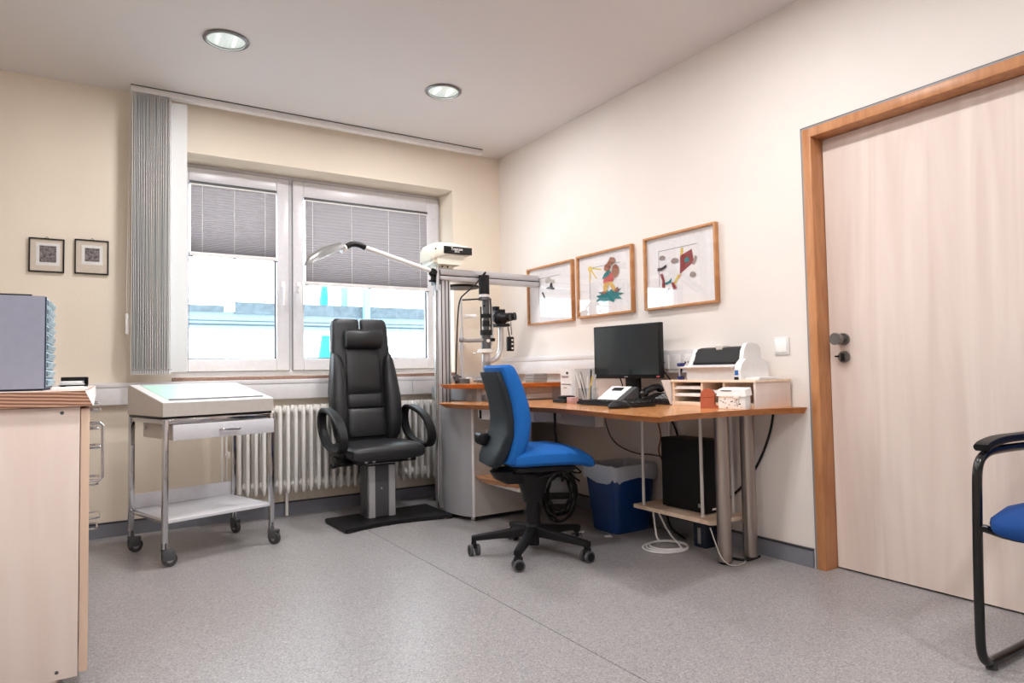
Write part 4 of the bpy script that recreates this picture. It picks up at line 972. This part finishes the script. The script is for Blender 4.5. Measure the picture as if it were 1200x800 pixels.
in_org(MB().cyl((.102, .06, zb_ + .05), (.085, .06, zb_ + .075), .008), 'tray_lever', 'black', pr)
pp = in_org(MB().box(.43, .512, .02, .20, zb_ + .001, zb_ + .005).box(.428, .505, .03, .21, zb_ + .006, zb_ + .012, rot=('Z', .06)), 'paper_sheets', 'paper'); solo(pp, 'loose white papers at the near end on top of the organizer', 'papers')
ct = thing('stamp_holder', 'small dark blue stamp holder with a clear stem beside the printer', 'stamp holder', (2.55, 2.42, DZT + OHH))
in_org(MB().cyl((.035, .03, zb_), (.035, .03, zb_ + .018), .018, seg=18), 'round_base', 'darkblue', ct)
in_org(MB().cyl((.028, .03, zb_ + .015), (.028, .03, zb_ + .075), .004, seg=10), 'stem', 'alu', ct)
in_org(MB().box(.018, .055, .02, .04, zb_ + .068, zb_ + .086, .004), 'holder_head', 'darkblue', ct)

# ================================================================== LIGHT SWITCH
ls = thing('light_switch', 'white square light switch on the right wall beside the door frame', 'switch', (RX, 1.997, 1.015))
B(RX - .008, RX - .0005, 1.957, 2.037, .973, 1.057, .003).build('switch_frame', 'white', ls)
B(RX - .013, RX - .007, 1.966, 2.028, .984, 1.048, .003).build('rocker', 'paper', ls)

# ================================================================== PICTURES on the right wall
def picture(label, y0, y1, z0, z1):
    """y0 = end nearer the door; u runs from the far (left as seen) edge, v upward"""
    t = thing('framed_picture', label, 'picture', (RX - .012, (y0 + y1) / 2, z0))
    x1, x0 = RX - .002, RX - .030; f = .013; mb = MB()
    for q in ((y0, y0 + f, z0, z1), (y1 - f, y1, z0, z1), (y0 + f, y1 - f, z0, z0 + f), (y0 + f, y1 - f, z1 - f, z1)): mb.box(x0, x1, q[0], q[1], q[2], q[3], .001)
    mb.build('wooden_frame', 'frame', t)
    B(RX - .010, RX - .004, y0 + f, y1 - f, z0 + f, z1 - f).build('mat_board', 'board', t)
    B(RX - .0235, RX - .022, y0 + f, y1 - f, z0 + f, z1 - f).build('glass', 'pglass', t, 0)
    W, Hh = y1 - y0, z1 - z0
    lay = [0]
    def cut(name, pts, m):
        lay[0] += 1; xx = RX - .010 - .0004 * lay[0]
        poly = [Vector((xx, y1 - u * W, z0 + v * Hh)) for u, v in pts]; q = [p - Vector((.0006, 0, 0)) for p in poly]
        return MB().rings([poly, q]).build(name, m, t, 0)
    def dot(name, cu, cv, ru, rv, m, n=12, wob=0):
        return cut(name, [(cu + ru * (1 + wob * math.sin(3 * k)) * math.cos(2 * PI * k / n), cv + rv * (1 + wob * math.cos(4 * k)) * math.sin(2 * PI * k / n)) for k in range(n)], m)
    return cut, dot
def window_lines(cut, u0, u1, v0, v1):
    cut('print_border', [(u0, v1), (u1, v1), (u1, v1 - .007), (u0, v1 - .007)], 'line'); cut('print_border', [(u0, v0), (u0 + .005, v0), (u0 + .005, v1), (u0, v1)], 'line')
# 1: snowman-like pale sketch with black hat and broom
cut, dot = picture('oak framed picture with small black hat and pale sketch, nearest the room corner', 3.588, 4.14, 1.252, 1.672)
window_lines(cut, .24, .72, .34, .80)
dot('pale_figure', .48, .42, .10, .12, 'paper'); dot('pale_figure', .49, .56, .07, .08, 'board')
dot('grey_cloud', .46, .74, .07, .05, 'trolley', wob=.2); dot('grey_cloud', .56, .70, .05, .04, 'trolley', wob=.2)
cut('black_hat', [(.42, .60), (.60, .56), (.60, .59), (.56, .61), (.55, .68), (.51, .69), (.49, .63), (.42, .62)], 'ink')
cut('broom', [(.31, .56), (.35, .55), (.40, .44), (.37, .42)], 'ink'); cut('broom_stick', [(.39, .43), (.40, .43), (.44, .34), (.43, .34)], 'line')
# 2: striding figure on teal grass with sun
cut, dot = picture('oak framed picture with striding figure on teal grass, middle of the three', 2.997, 3.538, 1.26, 1.676)
window_lines(cut, .22, .78, .30, .78)
for p in ([(.22, .78), (.25, .78), (.24, .56), (.225, .56)], [(.22, .78), (.25, .775), (.36, .60), (.345, .59)], [(.22, .79), (.24, .77), (.45, .71), (.44, .735)]): cut('sun_ray', p, 'yellow')
dot('sun', .235, .765, .035, .045, 'yellow')
cut('grass_tuft', [(.33, .24), (.40, .28), (.34, .32), (.44, .33), (.38, .38), (.49, .36), (.53, .42), (.57, .36), (.68, .43), (.67, .37), (.80, .38), (.72, .33), (.84, .30), (.74, .28), (.80, .22), (.68, .24), (.66, .19), (.56, .23), (.50, .20), (.44, .22)], 'teal')
cut('trouser_leg', [(.47, .36), (.53, .35), (.58, .50), (.49, .52)], 'ochre'); cut('trouser_leg', [(.56, .50), (.63, .51), (.71, .38), (.66, .35)], 'ochre')
cut('shoe', [(.43, .34), (.53, .33), (.52, .37), (.46, .38)], 'pbrown'); cut('shoe', [(.66, .37), (.73, .41), (.76, .36), (.69, .33)], 'pbrown')
cut('red_jacket', [(.48, .50), (.66, .51), (.67, .62), (.60, .66), (.50, .62)], 'pink'); cut('green_scarf', [(.46, .56), (.58, .60), (.63, .66), (.58, .69), (.50, .64)], 'teal')
dot('backpack', .70, .66, .06, .10, 'pbrown'); dot('head', .56, .73, .06, .06, 'pbrown')
cut('pointed_cap', [(.54, .76), (.62, .88), (.69, .86), (.72, .80), (.64, .76)], 'pbrown')
# 3: kite
cut, dot = picture('oak framed picture with dark red kite, nearest the door', 2.355, 2.894, 1.258, 1.684)
window_lines(cut, .20, .74, .30, .79)
cut('kite', [(.50, .43), (.51, .67), (.67, .73), (.695, .56)], 'red'); dot('kite_face', .60, .60, .035, .035, 'teal', wob=.3)
cut('yellow_bow', [(.51, .66), (.55, .70), (.555, .77), (.525, .77)], 'yellow'); cut('brown_bow', [(.67, .53), (.70, .52), (.74, .61), (.71, .64)], 'taupe')
cut('tail_bow', [(.44, .36), (.48, .43), (.53, .42), (.48, .37)], 'ochre'); cut('tail_bow', [(.40, .31), (.43, .30), (.49, .40), (.47, .42)], 'yellow')
cut('tail_bow', [(.27, .34), (.34, .36), (.39, .40), (.38, .34), (.31, .32)], 'teal'); cut('red_bow', [(.22, .47), (.26, .48), (.285, .38), (.29, .28), (.245, .29), (.255, .38)], 'red'); cut('red_bow', [(.38, .33), (.41, .34), (.46, .25), (.41, .24)], 'red')
cut('dark_bow', [(.185, .52), (.25, .52), (.32, .55), (.32, .59), (.25, .56), (.19, .56)], 'ink')
for p in ((.26, .69, .045, .03), (.44, .62, .055, .035), (.68, .40, .04, .035)): dot('drifting_leaf', *p, 'taupe', 9, .12)
cut('drifting_leaf', [(.30, .20), (.345, .21), (.36, .27), (.31, .26)], 'taupe')

# ================================================================== BLUE SWIVEL CHAIR
SW = thing('swivel_chair', 'bright blue office swivel chair with dark back shell at the desk', 'chair', (1.90, 2.82, 0), math.radians(-17), local=True)
# local: +x is where the sitter faces
for k in range(5):
    a = math.radians(150 + 17 + 72 * k); c = Matrix.Rotation(a, 4, 'Z')
    MB().rings([sup(0, z, x, w, h_, 4, 12, 'yz') for x, z, w, h_ in ((.02, .115, .028, .03), (.06, .112, .026, .026), (.18, .098, .022, .018), (.28, .088, .02, .015), (.312, .084, .018, .013))]).box(.288, .312, -.014, .014, .06, .09, .003).build('base_arm', 'blackm', SW, mtx=c)
    ws = Matrix.Translation((.30, 0, 0)) @ Matrix.Rotation(math.radians(random.choice((50, 70, 110, -60))), 4, 'Z')
    q = MB().box(-.022, .022, -.010, .010, .035, .066, .008).cyl((0, 0, .05), (0, 0, .09), .008)
    cs = q.build('caster', 'black', SW, mtx=c @ ws)
    for sy_ in (-1, 1):
        MB().cyl((0, sy_ * .010, .027), (0, sy_ * .026, .027), .027, seg=22).build('wheel', 'dgrey', cs, mtx=c @ ws)
        MB().cyl((0, sy_ * .0255, .027), (0, sy_ * .0285, .027), .021, .019, 18).build('wheel_cap', 'black', cs, mtx=c @ ws)
MB().lathe([(.0, .04), (.028, .045), (.03, .10), (.045, .135), (.034, .15), (.034, .27), (.046, .275), (.046, .30), (.0, .30)], seg=24).build('gas_column', 'blackm', SW)
MB().rings([sup(0, 0, z, a, b, 3, 20) for z, a, b in ((.26, .046, .046), (.30, .052, .05), (.36, .075, .06), (.41, .105, .075), (.435, .11, .08))]).rings([sup(-.10, 0, z, a, b, 3, 20) for z, a, b in ((.36, .05, .05), (.385, .10, .06), (.42, .12, .07), (.435, .10, .06))]).build('mechanism', 'blackm', SW)
MB().tube([(.0, -.06, .385), (.10, -.12, .42), (.16, -.16, .432)], .008, 8).tube([(.02, -.06, .40), (-.15, -.15, .43)], .008, 8).tube([(.0, .06, .385), (.10, .12, .42), (.16, .16, .432)], .008, 8).build('seat_brace', 'black', SW)
rg = []
for x, zc, w, h_ in ((-.150, .49, .16, .02), (-.14, .49, .20, .035), (-.10, .495, .222, .043), (0, .50, .235, .046), (.12, .50, .236, .046), (.20, .489, .23, .042), (.245, .470, .215, .034), (.262, .458, .19, .018)):
    rg.append(sup(0, zc, x, w, h_, 3.6, 28, 'yz'))
MB().rings(rg).build('seat', 'blue', SW)
B(-.13, .17, -.18, .18, .432, .456, .008).build('seat_pan', 'black', SW)
def bx_(z):   # back curve: x of back cushion front
    u = (z - .47) / .48
    return -.108 + .062 * math.sin(PI * min(1.0, max(0.0, u)) ** .85) - .022 * u
rg = []
for z, w, t_ in ((.470, .15, .02), (.478, .185, .036), (.52, .200, .044), (.60, .208, .050), (.68, .210, .054), (.76, .208, .054), (.84, .203, .052), (.90, .198, .050), (.935, .192, .046), (.948, .18, .030)):
    rg.append(sup(bx_(z) - .045, 0, z, t_, w, 4.0, 28))
MB().rings(rg).build('backrest', 'blue', SW)
rg = []
for z, w, t_ in ((.455, .11, .02), (.462, .14, .032), (.49, .17, .038), (.54, .184, .036), (.62, .188, .028), (.69, .188, .025), (.76, .188, .024), (.83, .184, .022), (.90, .180, .020), (.915, .176, .016)):
    rg.append(sup(bx_(z) - .098 - (.016 if z < .56 else 0), 0, z, t_, w, 4.5, 28))
bs = MB().rings(rg).build('back_shell', 'shell', SW)
MB().rings([sup(-.232, 0, y, a, b, 3, 14, 'xz') for y, a, b in ((-.06, .012, .02), (-.05, .03, .03), (.0, .034, .032), (.05, .03, .03), (.06, .012, .02))]).build('tilt_knob', 'black', bs, mtx=Matrix.Translation((0, .115, .575)) )
MB().tube([(-.10, 0, .41), (-.17, 0, .418), (-.205, 0, .45), (-.21, 0, .52)], .02, 10, smooth=2, flat=(.07, .025, (0, 1, 0))).build('back_bracket', 'black', SW)

# ================================================================== WASTE BIN, COMPUTER
wb = thing('waste_bin', 'dark blue rectangular waste bin with clear liner under the desk', 'bin', (2.60, 2.97, 0))
ba = math.radians(0)
def rr(cx, cy, z, a, b): return sup(cx, cy, z, a, b, 7, 32)
bxx, byy = 2.605, 2.96
MB().rings([rr(bxx, byy, z, a, b) for z, a, b in ((0, .125, .105), (.008, .132, .112), (.36, .168, .142), (.362, .165, .139), (.012, .128, .108), (.010, .1, .08))]).build('bin_body', 'bin', wb)
rnd = random.Random(5)
def jag(ring, dz, dr):
    out = []
    for p in ring:
        d = (p - Vector((bxx, byy, p.z))); d.normalize(); out.append(p + d * rnd.uniform(-dr, dr) + Vector((0, 0, rnd.uniform(-dz, dz))))
    return out
rgs = [rr(bxx, byy, .18, .140, .116), rr(bxx, byy, .30, .155, .130), rr(bxx, byy, .366, .163, .137), jag(rr(bxx, byy, .378, .170, .145), .004, .002), jag(rr(bxx, byy, .366, .178, .152), .003, .003), jag(rr(bxx, byy, .33, .178, .152), .006, .006), jag(rr(bxx, byy, .295, .178, .152), .016, .006)]
MB().rings(rgs, caps=False).build('bin_liner', 'liner', wb)
pcw = thing('computer_tower', 'black desktop computer tower on the hanging shelf under the desk', 'computer', (2.70, 2.48, .18))
B(2.616, 2.770, 2.345, 2.635, .186, .548, .003).build('casing', 'blackm', pcw)
for x, y in ((2.635, 2.37), (2.75, 2.37), (2.635, 2.61), (2.75, 2.61)): MB().cyl((x, y, .18), (x, y, .187), .01, seg=12).build('rubber_foot', 'rubber', pcw)
B(2.614, 2.772, 2.335, 2.345, .184, .550, .003).build('front_bezel', 'black', pcw)
B(2.69, 2.77, 2.3335, 2.3355, .385, .390).build('chrome_line', 'chrome', pcw)
B(2.66, 2.72, 2.3335, 2.3355, .198, .208).build('white_label', 'paper', pcw)
B(2.6145, 2.6165, 2.365, 2.385, .21, .23).build('side_sticker', 'grey', pcw)
mb = MB()
for r in range(4):
    for c in range(6): mb.cyl((2.6165, 2.56 + c * .011, .30 + r * .045), (2.6152, 2.56 + c * .011, .30 + r * .045 + .0), .0032, seg=6)
mb.build('vent_holes', 'black', pcw)['kind'] = 'stuff'
t = thing('power_adapter', 'dark blue power adapter box on the floor under the hanging shelf', 'adapter', (2.66, 2.42, 0))
B(2.645, 2.735, 2.37, 2.45, .0, .125, .006).build('adapter_case', mat('navy_case', rgb(26, 36, 58), .5), t)
B(2.643, 2.646, 2.40, 2.42, .02, .10).build('label_stripe', 'grey', t)

# ================================================================== VISITOR CHAIR
VC = thing('visitor_chair', 'black tubular visitor chair with blue seat at the right edge before the door', 'chair', (2.5, .72, 0))
for y in (.965, .47):
    pts = [(2.70, y, .64), (2.40, y, .648), (2.315, y, .640), (2.272, y, .61), (2.262, y, .54), (2.245, y, .30), (2.238, y, .12), (2.240, y, .06), (2.268, y, .024), (2.33, y, .018), (2.74, y, .018)]
    fr_ = MB().tube(pts, .0135, 12, smooth=3).build('cantilever_frame', 'blackg', VC)
    MB().tube([(2.305, y, .659), (2.33, y, .668), (2.42, y, .678), (2.55, y, .676), (2.70, y, .674)], .02, 10, smooth=2, flat=(.046, .022, (0, 1, 0))).build('arm_pad', 'black', fr_)
    MB().cyl((2.30, y, 0), (2.30, y, .022), .016, seg=14).cyl((2.70, y, 0), (2.70, y, .012), .016, seg=14).build('glide', 'rubber', fr_)
MB().cyl((2.74, .47, .018), (2.74, .965, .018), .0135).build('cross_tube', 'blackg', VC); MB().tube([(2.252, .965, .425), (2.262, .95, .425), (2.33, .93, .40), (2.34, .90, .395), (2.34, .535, .395), (2.33, .505, .40), (2.262, .485, .425), (2.252, .47, .425)], .012, 10).build('cross_tube', 'blackg', VC)
MB().tube([(2.70, .965, .64), (2.715, .965, .66), (2.73, .965, .9)], .0135, 10).tube([(2.70, .47, .64), (2.715, .47, .66), (2.73, .47, .9)], .0135, 10).cyl((2.34, .6, .395), (2.60, .6, .385), .011).cyl((2.34, .85, .395), (2.60, .85, .385), .011).build('back_tube', 'blackg', VC)
rg = []
for x, zc, b, h_ in ((2.235, .432, .17, .012), (2.242, .434, .205, .028), (2.27, .441, .222, .042), (2.38, .452, .23, .046), (2.55, .448, .23, .044), (2.66, .435, .22, .04), (2.69, .43, .2, .02)):
    rg.append(sup(.7175, zc, x, b, h_, 3.2, 28, 'yz'))
MB().rings(rg).build('seat', 'blue2', VC)
rg = []
for z, a, b in ((.62, .015, .19), (.63, .026, .215), (.75, .03, .225), (.90, .028, .22), (.95, .02, .2)):
    rg.append(sup(2.69 + (z - .62) * .1, .7175, z, a, b, 4, 24))
MB().rings(rg).build('backrest', 'blue2', VC)

# ================================================================== CABLES, SCRAPS
def cable(label, pts, r, m, smooth=3, name='cable'):
    t = MB().tube(pts, r, 7, smooth=smooth).build(name, m); solo(t, label, 'cable'); return t
cable('black cable on the right wall from desk end down behind the steel legs', [(2.786, 2.05, .70), (2.786, 2.07, .60), (2.788, 2.13, .47), (2.788, 2.19, .38), (2.785, 2.24, .32), (2.785, 2.35, .23), (2.785, 2.42, .10)], .006, 'black')
cable('thin dark cable sagging from the desk over the waste bin', [(2.74, 3.25, .70), (2.74, 3.24, .58), (2.75, 3.18, .46), (2.76, 3.0, .41), (2.775, 2.86, .42), (2.786, 2.70, .40)], .004, 'dgrey')
cable('brown cable hanging down the wall behind the hanger rods', [(2.786, 2.86, .70), (2.786, 2.83, .62), (2.787, 2.80, .52), (2.788, 2.84, .44), (2.787, 2.78, .36), (2.786, 2.70, .28)], .004, 'pbrown')
cable('thick black cable hanging straight down left of the computer tower', [(2.775, 2.74, .70), (2.78, 2.735, .5), (2.785, 2.785, .3), (2.786, 2.785, .16), (2.75, 2.74, .10), (2.72, 2.68, .03), (2.70, 2.56, .008)], .006, 'black')
cable('second black cable with a kink left of the computer tower', [(2.786, 2.70, .70), (2.77, 2.71, .64), (2.786, 2.69, .58), (2.786, 2.66, .5)], .006, 'black')
cable('black cable trailing on the floor from the adapter to the desk leg', [(2.745, 2.41, .03), (2.75, 2.36, .008), (2.66, 2.28, .007), (2.60, 2.20, .007), (2.62, 2.10, .007), (2.74, 2.12, .007)], .006, 'black')
cable('thin grey cable looped round the foot of the nearer steel leg', [(2.49, 2.20, .16), (2.482, 2.165, .10), (2.48, 2.13, .03), (2.50, 2.09, .005), (2.58, 2.085, .004), (2.645, 2.125, .004)], .003, 'trolley')
lp = []
for i in range(60):
    u = i / 59; a = u * 2 * PI * 2.6 + 1.0; rx = .10 - .02 * u; lp.append((2.49 + rx * 1.2 * math.cos(a) + .03 * u, 2.50 + rx * 1.1 * math.sin(a), .005 + .010 * u))
lp = [(2.57, 2.66, .158), (2.56, 2.64, .08), (2.55, 2.62, .02)] + lp + [(2.62, 2.60, .04), (2.60, 2.66, .155)]
cable('white cable lying in loops on the floor below the hanging shelf', lp, .005, 'white', 1)
cl = []
rnd = random.Random(11)
for i in range(120):
    u = i / 119; a = u * 2 * PI * 5.5; r = .085 + .022 * math.sin(7 * u) + rnd.uniform(-.006, .006)
    w_ = r * .95 * math.cos(a); cl.append(Vector((2.21 + .85 * w_ + .010 * math.sin(11 * u), 3.02 - .53 * w_ + .012 * math.sin(11 * u), .235 + 1.45 * r * math.sin(a))))
t = thing('cable_bundle', 'tangled black coiled cable bundle hanging behind the blue chair', 'cable', (2.21, 3.02, .1))
MB().tube(cl, .007, 6, smooth=1).build('coil', 'black', t)
MB().tube([(2.20, 3.03, .70), (2.20, 3.03, .55), (2.21, 3.02, .42), (2.23, 3.01, .30)], .008, 6, smooth=2).tube([(2.20, 3.02, .44), (2.26, 2.99, .445), (2.31, 2.96, .42), (2.25, 3.0, .41), (2.29, 2.97, .38), (2.33, 2.95, .34), (2.24, 3.0, .36), (2.31, 2.96, .30)], .005, 6, smooth=2).build('feed_cable', 'black', t)
MB().box(2.14, 2.29, 3.035, 3.055, .20, .235, .004, rot=('Z', -.56)).build('power_strip', 'black', t)
B(2.13, 2.33, 3.052, 3.062, .17, .34, .003, rot=('Z', -.56)).build('back_plate', 'grey', t)
for a in (((2.36, 3.02), .02, .014, .4, 'small crumpled paper scrap on the floor left of the waste bin'), ((2.42, 2.86), .014, .02, 1.0, 'second tiny paper scrap on the floor touching the waste bin')):
    (x, y), w_, d_, r_, lbl = a
    t = MB().rings([[Vector((-w_, -d_, .0)), Vector((w_, -d_ * .7, .0)), Vector((w_ * .8, d_, .0)), Vector((-w_ * .9, d_ * .8, .0))], [Vector((-w_, -d_, .003)), Vector((w_, -d_ * .7, .006)), Vector((w_ * .8, d_, .002)), Vector((-w_ * .9, d_ * .8, .007))]]).build('paper_scrap', 'paper')
    t.location = (x, y, .0005); t.rotation_euler = (0, 0, r_); solo(t, lbl, 'paper')
cable('black cable from the monitor down behind the desk telephone', [(2.66, 3.02, .90), (2.70, 3.02, .82), (2.72, 3.05, .76), (2.74, 3.1, .733)], .004, 'black')
cable('black cable from the monitor to the wall sockets by the organizer', [(2.68, 2.66, .90), (2.71, 2.63, .84), (2.735, 2.61, .82), (2.74, 2.60, .90), (2.735, 2.55, .95)], .005, 'black')

# ================================================================== OUTSIDE
EX = 12.0
nb = thing('neighbour_building', 'white building opposite with blue grey roof edge, seen through the window', 'building', (4, EX, -3))
M['render'] = mat('white_render_facade', rgb(240, 242, 244), .9, noise=(6, .04))
M['coping'] = mat('dark_roof_coping', rgb(70, 80, 86), .9, noise=(14, .25))
M['fascia'] = mat('blue_grey_fascia', rgb(104, 118, 124), .9, noise=(18, .18), scale3=(1, 1, 6))
M['fasciad'] = mat('dark_fascia_joint', rgb(50, 62, 68), .9)
M['netteal'] = mat('teal_plastic_sheeting', rgb(0, 128, 130), .7)
M['pole'] = mat('pale_blue_scaffold_tube', rgb(96, 150, 166), .6)
B(-6, 14, EX + .02, EX + 6, -3, 1.70).build('facade', 'render', nb)
B(-6, 14, EX - .05, EX + 6, 1.70, 1.985).build('fascia', 'fascia', nb)
B(-6, 14, EX - .06, EX - .05, 1.76, 1.785).box(-6, 14, EX - .06, EX - .05, 1.83, 1.842).build('fascia_joint', 'fasciad', nb)['kind'] = 'stuff'
B(-6, 1.90, EX - .10, EX + 6, 1.985, 2.085).build('roof_coping', 'coping', nb)
B(2.06, 14, EX - .10, EX + 6, 1.96, 2.155).build('roof_coping', 'coping', nb)
MB().prism_y([(1.90, 1.985), (2.06, 1.985), (2.06, 2.155), (2.02, 2.155), (1.90, 2.05)], EX - .12, EX + .6).build('coping_step', 'render', nb)
for x, w_, z1 in ((4.06, .05, 3.2), (4.33, .055, 3.2)):
    t = B(x - w_, x + w_, *((EX + .2, EX + .3, 2.155) if x < 4.2 else (EX - .24, EX - .14, -3)), z1).build('scaffold_post', 'pole'); solo(t, {4.06: 'pale blue scaffold post outside the window, left of the pair', 4.33: 'pale blue scaffold post outside the window, right of the pair'}[x], 'post')
t = MB().rings([[Vector((3.68 + a * (.05 + .012 * math.sin(z * 9)) + .012 * math.sin(z * 5.1), EX + .25 + b * .06, z)) for a, b in ((-1, -1), (1, -1), (1, 1), (-1, 1))] for z in [2.155 + .1 * i for i in range(12)]]).build('teal_sheeting', 'netteal'); solo(t, 'gathered teal plastic sheeting standing above the roof edge outside', 'sheeting')
t = MB().rings([[Vector((3.56 + a * (.075 + .02 * math.sin(z * 7)) + .02 * math.sin(z * 4.1), EX - .2 + b * .06, z)) for a, b in ((-1, -1), (1, -1), (1, 1), (-1, 1))] for z in [-3 + .2 * i for i in range(24)]]).build('teal_sheeting', 'netteal'); solo(t, 'ragged teal plastic sheeting hanging below the roof edge outside', 'sheeting')
structure(B(-40, 60, D + 1.5, 60, -3.2, -3.0).build('ground', 'render'))
